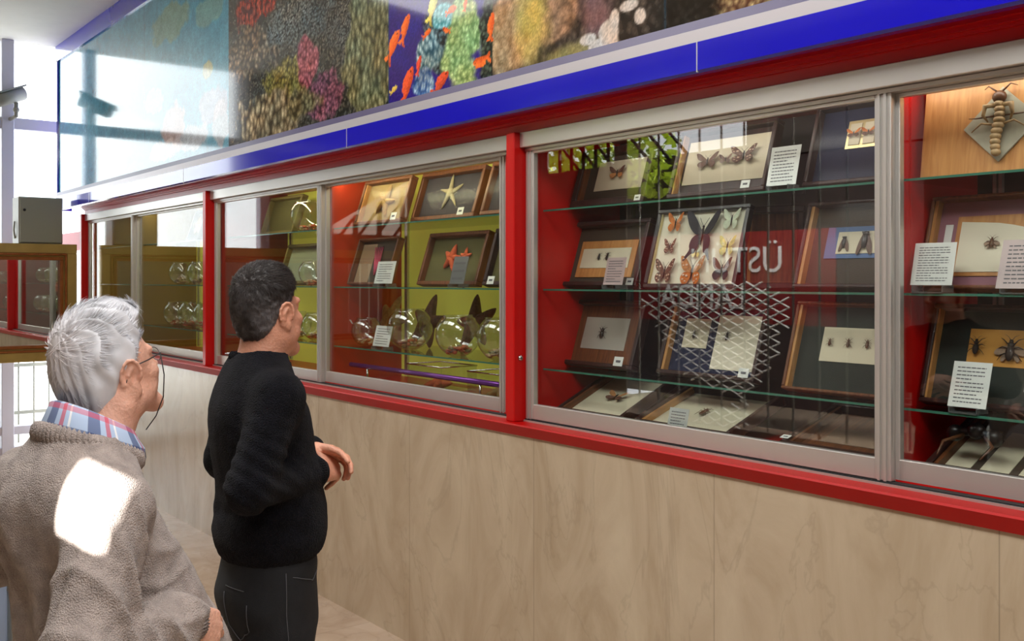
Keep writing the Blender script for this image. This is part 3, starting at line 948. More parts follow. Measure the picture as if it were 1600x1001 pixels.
M_BEIGE = mat('beige_wing_spot', (206, 176, 150), 0.7)
M_CLRW = mat('smoky_wing', (150, 124, 100), 0.5, var=0.2, scale=90)
def beetle(parent, x, z, size, c=None, wings=False, y=0.0, name='beetle', rot=0.0):
    c = c or M_BUG
    mb = MB(); B = Matrix.Translation((x, y, z)) @ Matrix.Rotation(rot, 4, 'Y') @ Matrix.Scale(size, 4)
    mb.ball((0, -0.06, -0.14), (0.17, 0.10, 0.30), c, 12, B)
    mb.ball((0, -0.06, 0.19), (0.13, 0.08, 0.11), c, 12, B)
    mb.ball((0, -0.05, 0.33), (0.08, 0.06, 0.07), c, 10, B)
    for s in (-1, 1):
        for (z0, dz, L) in ((0.2, 0.16, 0.32), (0.05, 0.0, 0.36), (-0.1, -0.2, 0.36)):
            mb.tube([(0.1 * s, -0.04, z0), ((0.1 + L * 0.55) * s, -0.08, z0 + dz * 0.8 + 0.05), ((0.1 + L) * s, 0.0, z0 + dz * 1.6)], [0.025, 0.02, 0.01], c, 5, M=B)
        mb.tube([(0.03 * s, -0.05, 0.38), (0.12 * s, -0.07, 0.50), (0.26 * s, -0.05, 0.58)], [0.014, 0.010, 0.006], c, 5, M=B)
        if wings:
            Ms = B @ Matrix.Scale(s, 4, (1, 0, 0))
            fan(mb, bez([(0.05, 0.16), (0.3, 0.14), (0.56, 0.0), (0.60, -0.16), (0.4, -0.2), (0.1, -0.05)]), 0.012, M_CLRW, Ms)
            fan(mb, bez([(0.05, 0.0), (0.26, -0.16), (0.36, -0.36), (0.26, -0.44), (0.08, -0.2)]), 0.012, M_CLRW, Ms @ Matrix.Translation((0, 0.015, 0)))
    return mb.build(name, parent)
def cicada(parent, x, z, size, y=0.0, name='cicada'):
    mb = MB(); B = Matrix.Translation((x, y, z)) @ Matrix.Scale(size, 4)
    mb.ball((0, -0.08, 0.0), (0.14, 0.10, 0.34), M_BUG, 12, B)
    mb.ball((0, -0.08, 0.34), (0.15, 0.09, 0.09), M_BUG, 12, B)
    for s in (-1, 1):
        Ms = B @ Matrix.Scale(s, 4, (1, 0, 0)) @ Matrix.Rotation(0.25, 4, 'Z')
        fan(mb, bez([(0.0, 0.30), (0.14, 0.26), (0.30, -0.10), (0.36, -0.5), (0.24, -0.56), (0.06, -0.2)]), 0.015, M_BUGB, Ms @ Matrix.Translation((0, -0.10, 0)))
        mb.ball((0.13 * s, -0.1, 0.38), 0.04, M_BUG, 6, B)
    return mb.build(name, parent)
def card_text(mb, x0, x1, z0, z1, y, n, m=None):
    m = m or M_INK
    r = random.Random(int(x0 * 1e4) + n)
    for i in range(n):
        z = z1 - (i + 0.6) * (z1 - z0) / n
        e = x1 - (x1 - x0) * (0.05 if i % 4 != 3 else 0.35) * (0.6 + r.random())
        x = x0
        while x < e:
            w = (x1 - x0) * r.uniform(0.06, 0.16)
            mb.box(x, min(x + w, e), y - 0.0004, y, z - (z1 - z0) / n * 0.14, z + (z1 - z0) / n * 0.14, m)
            x += w + (x1 - x0) * 0.025

def frame(label, px0, px1, level, yb, h, lean=18, t=0.045, border=0.022, m=None, liner=None, ground=None, yaw=0.0, group='framed specimens in the display cases', z=None, strut=True, w=None, cx=None, liner_w=0.012, plain=False, name='specimen_frame'):
    """box frame standing on a shelf, leaning back on a strut; front face -y. Returns (empty, w, h, y of the ground panel)."""
    if w is None:
        xa, xb = axx(px0, yb), axx(px1, yb)
        w = abs(xb - xa); cx = (xa + xb) / 2
    zs = z if z is not None else ([*SH_Z, 1.152][level] if level < 4 else 1.152)
    la = math.radians(lean)
    T = thing(name, label, 'picture frame', (cx, yb, zs + (t if not plain else 0.012) * math.sin(la) + 0.001), (-la, 0, yaw), group)
    m = m or M_DBROWN; ground = ground or M_FELTD
    hw = w / 2
    mb = MB()
    if plain:
        mb.box(-hw, hw, 0, 0.012, 0, h, m, bev=0.002); mb.build('board', T)
        yg = 0.0
    else:
        mb.box(-hw, hw, 0, t, 0, border, m, bev=0.003); mb.box(-hw, hw, 0, t, h - border, h, m, bev=0.003)
        mb.box(-hw, -hw + border, 0, t, border, h - border, m, bev=0.003); mb.box(hw - border, hw, 0, t, border, h - border, m, bev=0.003)
        mb.build('moulding', T)
        if liner:
            mb = MB(); a = border; b = border + liner_w
            mb.box(-hw + a, -hw + b, 0.008, t - 0.006, a, h - a, liner)  # liner kept mainly to the left, standing in for the lit inner side
            mb.box(-hw + b, hw - a, t - 0.016, t - 0.006, a, a + liner_w * 0.35, liner)
            mb.build('liner', T)
        yg = t - 0.012
        mb = MB(); mb.box(-hw + border * 0.8, hw - border * 0.8, yg, t - 0.004, border * 0.8, h - border * 0.8, ground); mb.build('backing', T)
        mb = MB(); mb.box(-hw + border * 0.9, hw - border * 0.9, 0.004, 0.006, border * 0.9, h - border * 0.9, M_FGLASS); mb.build('glass', T)
    if strut and lean < 40:
        tb = t if not plain else 0.012
        mb = MB()
        top = Vector((0, tb, h * 0.55)); L = math.cos(la) * (h * 0.55) - tb * math.sin(la) * 0
        # foot drops vertically in world space behind the frame
        d = Vector((0, 0.45 * math.cos(la) + 0.0, -1)).normalized()
        Rm = Matrix.Rotation(-la, 3, 'X')
        zt = (Rm @ top).z + tb * math.sin(la)
        dirw = Vector((0, 0.18, -1)).normalized(); dl = Rm.inverted() @ dirw
        foot = top + dl * (zt / -dirw.z)
        mb.tube([top, foot], 0.006, m, 6); mb.build('strut', T)
    return T, w, h, yg
def card(T, w, h, yg, x0, x1, z0, z1, m, name='card', th=0.002):
    """card by fractions of the frame"""
    mb = MB(); mb.box(-w / 2 + x0 * w, -w / 2 + x1 * w, yg - th, yg, z0 * h, z1 * h, m)
    return mb.build(name, T)
def ntag(T, w, h, x, z, y=-0.002, s=1.0):
    mb = MB(); X = -w / 2 + x * w; Z = z * h
    mb.box(X - 0.016 * s, X + 0.016 * s, y, y + 0.001, Z - 0.012 * s, Z + 0.012 * s, M_PAPER)
    mb.box(X - 0.008 * s, X + 0.008 * s, y - 0.0006, y, Z - 0.003 * s, Z + 0.003 * s, M_INK)
    return mb.build('number_tag', T)
def info_card(label, px0, px1, level, y, h, lines=11, lean=14, lift=0.018, paper=None, w=None, cx=None, yaw=0.0):
    if w is None:
        xa, xb = axx(px0, y), axx(px1, y); w = abs(xb - xa); cx = (xa + xb) / 2
    z = [*SH_Z, 1.152][level]
    la = math.radians(lean)
    T = thing('info_card', label, 'card', (cx, y, z + 0.001), (0, 0, yaw), 'printed information cards in the cases')
    Ml = Matrix.Translation((0, 0, lift)) @ Matrix.Rotation(-la, 4, 'X')
    mb = MB(); mb.box(-w / 2, w / 2, 0, 0.0012, 0, h, paper or M_PAPER, M=Ml)
    p = mb.build('paper', T)
    mb = MB()
    n0 = len(mb.v)
    card_text(mb, -w * 0.38, w * 0.4, h * 0.08, h * 0.92, -0.0001, lines)
    mb.v = [tuple(Ml @ Vector(q)) for q in mb.v]
    mb.build('printed_lines', T)
    mb = MB()
    mb.box(-w / 2 - 0.003, w / 2 + 0.003, -0.002, 0.0, -0.002, h + 0.003, M_FGLASS, M=Ml)
    for s in (-1, 1):
        mb.box(s * w * 0.36 - 0.0015, s * w * 0.36 + 0.0015, -0.02, 0.04, 0, lift, M_ACR)
    mb.box(-w * 0.36, w * 0.36, -0.02, 0.045, 0, 0.003, M_ACR)
    mb.build('acrylic_holder', T)
    return T
M_ACR = mat('clear_acrylic', (215, 225, 222), 0.08, spec=0.8, trans=0.85, ior=1.3)

# ---- nearest case, left pane
T, w, h, y = frame('dark brown frame with one moth on cream card, top shelf beside the red post', 889, 1003, 0, 0.28, 0.26, liner=M_BROWN, ground=M_FELTB, border=0.03)
card(T, w, h, y, 0.22, 0.93, 0.30, 0.80, M_CREAM)
butterfly(T, 0.01, h * 0.57, 0.075, M_BRW, M_BNW, name='moth', y=y - 0.012); ntag(T, w, h, 0.93, 0.07)
T, w, h, y = frame('frame with a row of three brown winged insects on wide cream card, top shelf', 1040, 1192, 0, 0.24, 0.27, liner=M_OAK, m=M_DBROWN, border=0.016, ground=M_DBROWN, liner_w=0.008)
card(T, w, h, y, 0.08, 0.95, 0.22, 0.86, M_CREAM)
butterfly(T, -0.075, h * 0.53, 0.085, M_BRW, M_BRW, name='moth', y=y - 0.012)
butterfly(T, 0.01, h * 0.53, 0.05, M_BRW, M_BUGB, name='moth', y=y - 0.012)
butterfly(T, 0.09, h * 0.56, 0.095, M_BRW, M_BRW, M_BEIGE, name='moth', y=y - 0.012)
ntag(T, w, h, 0.82, 0.10, s=1.2)
info_card('printed card in clear holder on the top shelf, next to the frame of three moths', 1197, 1243, 0, 0.19, 0.135, 10)
T, w, h, y = frame('navy frame with three red-brown specimens on a small card, top shelf', 1252, 1400, 0, 0.24, 0.285, m=M_DBROWN, ground=M_FELTN, border=0.014)
card(T, w, h, y, 0.34, 0.84, 0.46, 0.80, M_BEAD)
for k in range(3):
    card(T, w, h, y - 0.003, 0.37 + k * 0.155, 0.49 + k * 0.155, 0.50, 0.76, M_CREAM, name='mount')
    butterfly(T, -w / 2 + (0.43 + k * 0.155) * w, h * 0.63, 0.042, M_ORW, M_BRW, name='moth', y=y - 0.012)
T, w, h, y = frame('box frame with two small green beetles on cream card, left end of second shelf', 868, 992, 1, 0.26, 0.285, liner=M_OAK, liner_w=0.014, ground=M_FELTB, border=0.018)
card(T, w, h, y, 0.16, 0.86, 0.16, 0.72, M_PINE, name='mount_board', th=0.004)
card(T, w, h, y - 0.004, 0.20, 0.80, 0.30, 0.60, M_CREAM)
beetle(T, -0.035, h * 0.47, 0.035, y=y - 0.008); beetle(T, 0.015, h * 0.47, 0.04, y=y - 0.008); ntag(T, w, h, 0.93, 0.06, s=1.2)
info_card('narrow pinkish printed card in front of the two small beetles', 942, 972, 1, 0.19, 0.11, 9, paper=mat('pinkish_paper', (206, 182, 178), 0.7))
T, w, h, y = frame('black frame with gilt beading holding nine butterflies, centre of the second shelf', 1003, 1146, 1, 0.185, 0.31, lean=17, m=M_BLACK, liner=M_BEAD, liner_w=0.005, ground=M_CREAM2, border=0.016, t=0.03)
def bf(px_, pz_, *a, **k):
    butterfly(T, (px_ - 0.5) * w, pz_ * h, *a, y=y - 0.010, **k)
bf(0.22, 0.82, 0.078, M_ORW, M_ORW, label='orange butterfly')
bf(0.55, 0.66, 0.155, M_BKW, M_BKW, swallow=True, label='large black swallowtail butterfly')
bf(0.83, 0.82, 0.078, M_PLW, M_PLW, label='pale green butterfly')
bf(0.21, 0.52, 0.06, M_BRW, M_BRW, M_BEIGE, label='small spotted brown butterfly')
bf(0.84, 0.50, 0.076, M_YEW, M_YEW, label='pale yellow butterfly')
bf(0.21, 0.20, 0.098, M_BRW, M_BRW, M_BEIGE, label='brown and pink spotted butterfly')
bf(0.52, 0.20, 0.115, M_BNW, M_ORW, M_BEIGE, label='large tan butterfly')
bf(0.83, 0.22, 0.088, M_BRW, M_BKW, label='dark brown butterfly')
bf(0.52, 0.44, 0.045, M_PLW, M_YEW, label='tiny pale butterfly')
T, w, h, y = frame('dark brown box frame turned sideways behind the butterfly frame', None, None, 1, 0.40, 0.30, lean=8, w=0.22, cx=axx(1205, 0.40) , yaw=math.radians(30), ground=M_BROWN, liner=M_OAK)
T, w, h, y = frame('large dark frame with two cicadas on a blue-edged card, second shelf', 1237, 1392, 1, 0.21, 0.295, liner=M_OAK, liner_w=0.012, m=M_DBROWN, ground=M_FELTB, border=0.012)
card(T, w, h, y, 0.22, 0.90, 0.36, 0.72, M_BLUEC, name='mount_board', th=0.004)
card(T, w, h, y - 0.004, 0.34, 0.86, 0.41, 0.66, M_CREAM)
cicada(T, -w * 0.08, h * 0.53, 0.05, y=y - 0.008); cicada(T, w * 0.13, h * 0.54, 0.075, y=y - 0.008)
T, w, h, y = frame('brown frame with one dark beetle on a grey card, left end of third shelf', 863, 985, 2, 0.27, 0.285, liner=M_OAK, liner_w=0.014, ground=M_BROWN, border=0.018)
card(T, w, h, y, 0.25, 0.80, 0.28, 0.76, M_GREYC)
beetle(T, 0.0, h * 0.52, 0.055, y=y - 0.006); ntag(T, w, h, 0.84, 0.10, s=1.6)
T, w, h, y = frame('navy frame with insects on two cream cards, middle of the third shelf', 1024, 1176, 2, 0.27, 0.285, liner=M_OAK, liner_w=0.014, m=M_DBROWN, ground=M_FELTN, border=0.016)
card(T, w, h, y, 0.16, 0.42, 0.40, 0.80, M_CREAM); card(T, w, h, y, 0.50, 0.94, 0.14, 0.86, M_CREAM2)
beetle(T, -w * 0.22, h * 0.58, 0.04, y=y - 0.006); beetle(T, w * 0.12, h * 0.58, 0.04, y=y - 0.006); ntag(T, w, h, 0.90, 0.10, s=1.4)
T, w, h, y = frame('brown framed dark green board with three small beetles on one card', 1219, 1392, 2, 0.19, 0.30, liner=M_OAK, liner_w=0.010, m=M_BROWN, ground=M_FELTD, border=0.010)
card(T, w, h, y, 0.26, 0.82, 0.36, 0.74, M_CREAM)
for k, s in ((0.34, 0.03), (0.51, 0.035), (0.68, 0.034)):
    beetle(T, (k - 0.5) * w, h * 0.57, s, y=y - 0.006, c=M_BUGB)
# lying on the case floor
def flat(label, px0, px1, yb, h, tilt=74, **k):
    return frame(label, px0, px1, 3, yb, h, lean=tilt, **k)
T, w, h, y = flat('frame lying on the case floor with a moth on cream card, below the beetle frame', 868, 968, 0.15, 0.34, liner=M_BROWN, ground=M_CREAM, border=0.014, tilt=66)
butterfly(T, 0, h * 0.5, 0.09, M_BNW, M_BRW, name='moth', y=y - 0.012)
T, w, h, y = flat('wooden frame lying on the case floor behind a white printed card', 988, 1135, 0.14, 0.34, liner=M_OAK, ground=M_CREAM, border=0.018, tilt=70)
beetle(T, -0.02, h * 0.5, 0.06, y=y - 0.008, c=M_BUGB)
info_card('white printed card standing on the case floor in front of a lying frame', 1040, 1070, 3, 0.125, 0.10, 8, lift=0.01)
T, w, h, y = flat('dark frame lying on the case floor at the right end of the left pane', 1215, 1400, 0.15, 0.34, liner=M_BROWN, ground=M_BROWN, border=0.02, tilt=72)
card(T, w, h, y, 0.2, 0.8, 0.3, 0.6, mat('dim_brown_card', (120, 96, 76), 0.8)); ntag(T, w, h, 0.02, 0.1, y=-0.004, s=1.0)
# ---- nearest case, right pane
T, w, h, y = frame('golden pine board with a mole cricket on a grey diamond card', 1437, 1640, 0, 0.20, 0.265, lean=8, plain=True, m=M_PINE)
dx, dz = w * 0.13, h * 0.50
mb = MB(); s_ = 0.105
mb.prism([(dx - s_ * 0.98, dz - 0.005), (dx, dz - s_), (dx + s_, dz + 0.005), (dx, dz + s_)], 0.006, mat('grey_diamond_card', (172, 168, 148), 0.8, var=0.12, scale=30), M=Matrix.Translation((0, -0.007, 0)))
mb.build('card', T)
mb = MB(); B = Matrix.Translation((dx, -0.016, dz))
M_CRK = mat('pale_brown_cricket', (168, 140, 98), 0.5, var=0.3, scale=60)
segs = []
for i in range(10):
    zz = 0.052 - i * 0.015
    mb.ball((0.004 * math.sin(i * 0.7), -0.006, zz), (0.017 - 0.0008 * abs(i - 4), 0.013, 0.011), M_CRK, 12, B)
mb.ball((0, -0.006, 0.072), (0.020, 0.014, 0.018), M_BUGB, 12, B)
for s in (-1, 1):
    mb.tube([(0.012 * s, -0.004, 0.05), (0.036 * s, -0.012, 0.048), (0.040 * s, -0.010, 0.022), (0.030 * s, 0.0, 0.006)], [0.007, 0.008, 0.005, 0.002], M_CRK, 8, M=B)
    mb.tube([(0.012 * s, -0.004, -0.004), (0.045 * s, -0.008, 0.002), (0.075 * s, 0.0, -0.018)], [0.004, 0.003, 0.0015], M_CRK, 6, M=B)
    mb.tube([(0.012 * s, -0.004, 0.02), (0.06 * s, -0.008, 0.018), (0.085 * s, 0.0, 0.022)], [0.003, 0.002, 0.001], M_BUGB, 6, M=B)
    mb.tube([(0.006 * s, -0.006, 0.086), (0.03 * s, -0.01, 0.105), (0.045 * s, 0, 0.10)], [0.003, 0.002, 0.001], M_BUGB, 6, M=B)
mb.build('mole_cricket', T)
T, w, h, y = frame('oak frame with mauve mount and one fly on a cream fan card', 1432, 1690, 1, 0.22, 0.285, liner=M_OAK, liner_w=0.010, m=M_BROWN, ground=M_MAUVE, border=0.010)
card(T, w, h, y, 0.17, 0.98, 0.16, 0.80, M_PINE, name='mount_board', th=0.004); card(T, w, h, y, 0.09, 0.14, 0.2, 0.72, M_PAPER, name='label_slip')
mb = MB(); X = lambda u: (u - 0.5) * w
arc = [(X(0.20), 0.20 * h), (X(0.95), 0.20 * h)] + [(X(0.20) + (X(0.95) - X(0.20)) * math.cos(a), 0.22 * h + 0.52 * h * math.sin(a)) for a in np.linspace(0.05, 1.25, 10)] + [(X(0.20), 0.74 * h)]
mb.prism(arc, 0.002, M_CREAM2, M=Matrix.Translation((0, y - 0.006, 0))); mb.build('card', T)
beetle(T, X(0.42), h * 0.50, 0.038, M_BUGB, wings=True, y=y - 0.012, name='fly')
info_card('large white printed card beside the red panel, second shelf', 1422, 1487, 1, 0.165, 0.125, 14, lift=0.022)
info_card('pinkish printed card in front of the fly frame', 1555, 1650, 1, 0.165, 0.14, 10, lift=0.014, paper=mat('mauve_paper', (196, 180, 178), 0.7), lean=20)
T, w, h, y = frame('dark brown frame with two large wasps on an orange card', 1434, 1690, 2, 0.22, 0.30, liner=M_OAK, liner_w=0.006, m=M_DBROWN, ground=M_FELTD, border=0.014)
card(T, w, h, y, 0.24, 0.98, 0.42, 0.78, mat('orange_card', (202, 146, 66), 0.8, var=0.05))
beetle(T, X(0.30), h * 0.60, 0.055, M_BUG, y=y - 0.010, name='wasp'); beetle(T, X(0.52), h * 0.58, 0.075, M_BUG, wings=True, y=y - 0.010, name='wasp'); ntag(T, w, h, 0.68, 0.26, y=0.03, s=1.5)
info_card('white printed card leaning before the wasp frame, third shelf', 1480, 1540, 2, 0.165, 0.13, 10, lift=0.016, lean=18)
T, w, h, y = flat('open dark wooden tray frame with pale slats on the case floor, right pane', 1440, 1700, 0.15, 0.36, liner=M_BROWN, ground=M_FELTB, border=0.02, tilt=66)
for k in range(4):
    card(T, w, h, y, 0.06 + k * 0.24, 0.24 + k * 0.24, 0.15, 0.75, M_CREAM)
mb = MB()
for bx, bz in ((-0.06, 0.0), (0.0, 0.012), (0.05, -0.004)):
    mb.ball((bx, 0, bz), (0.025, 0.022, 0.024), M_BLACK, 14)
mb.tube([(-0.06, 0, 0), (0, 0, 0.012), (0.05, 0, -0.004)], 0.012, M_BLACK, 8)
for s in (-1, 1):
    mb.tube([(0.03 * s, -0.01, 0), (0.07 * s, -0.05, -0.02), (0.06 * s, -0.10, -0.05)], [0.006, 0.005, 0.002], M_BUGB, 6)
o = mb.build('giant_beetle'); o.location = (axx(1520, 0.2), 0.22, 1.32 - 0.035 - 0.04)
o.location.z = 1.285
tag(o, 'shiny black horned beetle lying above the pale slats under the lowest shelf', 'beetle')

# ---- starfish case
def starfish(parent, x, z, R, m, y=0.0, rot=0.0, arm=0.16, name='starfish', M0=None):
    mb = MB(); B = (M0 or Matrix.Identity(4)) @ Matrix.Translation((x, y, z)) @ Matrix.Rotation(rot, 4, 'Y')
    for k in range(5):
        a = 2 * math.pi * k / 5 + math.pi / 2
        d = Vector((math.cos(a), 0, math.sin(a)))
        pts = [d * R * t + Vector((0, -0.05 * R * math.sin(t * 2 + k), 0)) for t in (0.0, 0.2, 0.45, 0.7, 0.88, 1.0)]
        mb.tube(pts, [R * arm * q for q in (1.3, 1.25, 0.95, 0.7, 0.45, 0.15)], m, 8, M=B)
        for t in (0.15, 0.3, 0.45, 0.6, 0.75):
            mb.ball(tuple(d * R * t + Vector((0, -R * arm * (1.15 - t * 0.6), 0))), R * 0.022, m, 6, B)
    mb.ball((0, -0.03 * R, 0), (R * 0.26, R * 0.16, R * 0.26), m, 12, B)
    return mb.build(name, parent)
M_ST1 = mat('sandy_starfish', (176, 140, 84), 0.8, var=0.2, scale=60, bump=0.4, bscale=150)
M_ST2 = mat('pale_starfish', (176, 164, 128), 0.8, var=0.2, scale=60, bump=0.4, bscale=150)
M_ST3 = mat('orange_starfish', (206, 92, 50), 0.8, var=0.2, scale=60, bump=0.4, bscale=150)
M_ST4 = mat('brown_starfish', (110, 74, 48), 0.8, var=0.3, scale=60, bump=0.4, bscale=150)
T, w, h, y = frame('light wooden frame with a sandy starfish, top shelf by the orange-red wall', 551, 624, 0, 0.215, 0.26, liner=M_OAK, m=M_BROWN, ground=mat('tan_board', (150, 124, 76), 0.9), border=0.018)
starfish(T, 0, h * 0.52, 0.095, M_ST1, y=y - 0.01, rot=0.3); ntag(T, w, h, 0.85, 0.12, s=1.7)
T, w, h, y = frame('grey-backed frame with a slender five-armed pale starfish, top shelf', 640, 738, 0, 0.28, 0.27, m=M_BROWN, ground=M_FELTG, border=0.022)
starfish(T, 0.0, h * 0.56, 0.10, M_ST2, y=y - 0.01, rot=-0.1, arm=0.10); ntag(T, w, h, 0.80, 0.12, s=1.6)
T, w, h, y = frame('dark frame with a white pointed shell, top shelf right end of starfish pane', 748, 830, 0, 0.26, 0.27, m=M_BROWN, ground=M_FELTG, border=0.02)
mb = MB(); mb.tube([(-0.05, y - 0.012, h * 0.75), (-0.05, y - 0.012, h * 0.40)], [0.014, 0.001], M_CREAM2, 10); mb.build('shell', T)
T, w, h, y = frame('purple backed frame with pink and black sea fan, second shelf of the starfish pane', 541, 602, 1, 0.19, 0.27, m=M_BROWN, ground=M_FELTB, border=0.012)
card(T, w, h, y, 0.05, 0.4, 0.05, 0.9, mat('tan_print', (156, 130, 100), 0.8))
mb = MB()
M_PK = mat('pink_sea_fan', (186, 70, 96), 0.8)
fan(mb, [(-0.03, 0.22), (0.03, 0.23), (0.045, 0.12), (0.0, 0.14)], 0.004, M_BLACK, Matrix.Translation((0, y - 0.006, 0)))
for k in range(5):
    mb.tube([(-0.04 + 0.02 * k, y - 0.01, 0.22), (0.0 + 0.012 * k, y - 0.012, 0.13), (0.03, y - 0.012, 0.06)], [0.003, 0.005, 0.006], M_PK, 6)
mb.build('sea_fan', T)
T, w, h, y = frame('frame with two orange starfish on olive board, second shelf', 650, 742, 1, 0.27, 0.28, m=M_BROWN, ground=mat('olive_board', (92, 88, 46), 0.9), border=0.02)
starfish(T, -0.03, h * 0.52, 0.075, M_ST3, y=y - 0.01, rot=0.2, arm=0.22); starfish(T, 0.085, h * 0.55, 0.048, M_ST3, y=y - 0.01, rot=0.0, arm=0.2); ntag(T, w, h, 0.74, 0.08, s=1.6)
T, w, h, y = frame('olive backed frame at the right edge of the starfish pane, second shelf', 752, 840, 1, 0.24, 0.28, m=M_DBROWN, ground=mat('olive_board', (92, 88, 46), 0.9), border=0.02)
ntag(T, w, h, 0.16, 0.08, s=1.6)
info_card('white printed card before the sea fan frame', 584, 612, 1, 0.165, 0.12, 8)
info_card('silvery glossy card holder before the two orange starfish', 702, 724, 1, 0.20, 0.135, 3, paper=mat('silver_paper', (200, 204, 204), 0.25, 0.6))
M_BOWL = glass_mat('bowl_glass', (0.96, 0.98, 0.96), 0.10, 0.02)
def bowl(px, r, level, y, label, fill, grp='round glass bowls in the cases', M=None):
    x = axx(px, y) if px > 0 else px; z = [*SH_Z, 1.152][level]
    T = thing('glass_bowl', label, 'bowl', (x, y, z + 0.001), (0, 0, 0), grp)
    prof = []
    for i in range(15):
        a = math.radians(-72 + i * (72 + 52) / 14)
        prof.append((r * math.cos(a), r * 0.95 + r * math.sin(a)))
    z0 = prof[0][1]
    prof = [(0.001, z0 * 0.0), (prof[0][0], 0.0)] + prof[1:]
    inner = [(max(q[0] - 0.003, 0.0005), q[1] + (0.004 if k < 2 else 0)) for k, q in enumerate(prof)][::-1]
    top = prof[-1]
    lip = [(top[0] + 0.006, top[1] + 0.004)]
    mb = MB(); mb.lathe(prof + lip + inner, M_BOWL, 32); mb.build('bowl', T)
    mb = MB(); rr = random.Random(int(px * 7))
    for i in range(26):
        a = rr.random() * 6.28; q = rr.random() ** 0.5 * r * 0.55
        mm = fill[i % len(fill)]
        mb.ball((q * math.cos(a), q * math.sin(a), r * 0.14 + rr.random() * r * 0.28), (r * rr.uniform(0.08, 0.2), r * rr.uniform(0.08, 0.16), r * rr.uniform(0.05, 0.1)), mm, 8)
    o = mb.build('shell_filling', T); o['kind'] = 'stuff'
    return T
M_SH1 = mat('sand_shell', (204, 176, 130), 0.6); M_SH2 = mat('orange_shell', (196, 110, 66), 0.6); M_SH3 = mat('olive_shell', (140, 130, 80), 0.6)
T = bowl(573, 0.088, 2, 0.28, 'smallest glass bowl of shells, against the orange-red wall', [M_SH1, M_SH2])
mb = MB(); mb.box(-0.018, 0.018, -0.001, 0.001, -0.012, 0.012, M_PAPER); o = mb.build('number_tag', T); o.location = (-0.03, -0.082, 0.135); o.rotation_euler = (0.5, 0, -0.3)
bowl(640, 0.122, 2, 0.30, 'glass bowl in the middle, next to the leaning white card', [M_SH1, M_SH2, M_SH3])
bowl(716, 0.112, 2, 0.25, 'glass bowl of orange shells below the two orange starfish', [M_SH3, M_SH2])
bowl(782, 0.11, 2, 0.26, 'glass bowl cut by the right edge of the starfish pane', [M_SH1, M_SH3])
info_card('white printed card leaning between the smallest bowl and the middle bowl', 582, 607, 2, 0.17, 0.11, 7)
def lean_star(px, y, R, m, label, rot, tilt=-20):
    x = axx(px, y)
    o = starfish(None, 0, 0, R, m, rot=rot, arm=0.2, M0=Matrix.Rotation(math.radians(tilt), 4, 'X'))
    zmin = min(v.co.z for v in o.data.vertices)
    o.location = (x, y, SH_Z[2] - zmin + 0.001)
    return tag(o, label, 'starfish', 'large starfish leaning behind the glass bowls')
lean_star(610, 0.47, 0.15, M_ST1, 'large sandy starfish leaning behind the smallest and middle bowls', 0.35)
lean_star(668, 0.48, 0.16, M_ST4, 'large dark brown starfish leaning behind the middle bowl', 0.1)
lean_star(742, 0.47, 0.16, M_ST4, 'large brown starfish leaning behind the right-hand bowls', -0.25)
# purple tube and glass tanks on the case floor
xa, xb = axx(546, 0.16), axx(800, 0.16)
T = thing('tube_lamp', 'purple and chrome tube lamp across the bottom of the starfish pane', 'lamp', ((xa + xb) / 2, 0.17, 1.152))
L = (xb - xa) / 2
mb = MB(); mb.tube([(-L, 0, 0.10), (L - 0.1, 0, 0.10)], 0.013, mat('purple_tube', (120, 60, 150), 0.2, 0.5), 14); mb.build('tube', T)
for q in (-L + 0.18, L - 0.25):
    mb = MB(); mb.tube([(q, 0, 0), (q, 0, 0.10)], 0.006, M_STEEL, 8); mb.build('leg', T)
for px, lb in ((690, 'shallow glass tank with a red starfish under the lowest shelf'), (790, 'second shallow glass tank at the right edge of the starfish pane')):
    x = axx(px, 0.38)
    T = thing('glass_tank', lb, 'tank', (x, 0.38, 1.153))
    mb = MB(); q = 0.16
    mb.box(-q, q, -0.11, 0.11, 0, 0.004, M_BOWL)
    for (a, b, c_, d_) in ((-q, q, -0.11, -0.107), (-q, q, 0.107, 0.11), (-q, -q + 0.003, -0.11, 0.11), (q - 0.003, q, -0.11, 0.11)):
        mb.box(a, b, c_, d_, 0.004, 0.125, M_BOWL)
    mb.build('tank', T)
    mb = MB(); mb.tube([(-q, -0.11, 0.127), (q, -0.11, 0.127), (q, 0.11, 0.127), (-q, 0.11, 0.127), (-q, -0.11, 0.127)], 0.004, M_STEEL, 6); mb.build('rim', T)
    s_ = starfish(T, 0, 0, 0.085, M_ST3 if px == 690 else M_ST1, arm=0.24, M0=Matrix.Translation((-0.02, 0, 0.03)) @ Matrix.Rotation(math.radians(-80), 4, 'X'))
# left pane of the starfish case
T, w, h, y = frame('olive framed board behind the reflected window post, top shelf', 405, 455, 0, 0.32, 0.27, m=mat('olive_paint', (112, 100, 50), 0.6), ground=mat('olive_board', (92, 88, 46), 0.9), border=0.02)
bowl(482, 0.11, 0, 0.28, 'glass bowl on the top shelf above the dark-haired head', [M_SH1, M_ST3])
T, w, h, y = frame('pale green framed board right behind the dark-haired head, second shelf', 432, 492, 1, 0.30, 0.27, m=mat('olive_paint', (112, 100, 50), 0.6), ground=mat('pale_green_board', (150, 158, 128), 0.9), border=0.02)
bowl(489, 0.085, 1, 0.2, 'glass bowl on the second shelf right of the dark-haired head', [M_SH1, M_SH2])
for k, px in enumerate((-6.4, -6.12, -5.84, -5.56, -5.28)):
    bowl(px, 0.095, 2, 0.30, ['leftmost bowl', 'second bowl', 'middle bowl', 'fourth bowl', 'rightmost bowl'][k] + ' on the third shelf, left pane of the starfish case', [M_SH1, M_SH2, M_SH3])
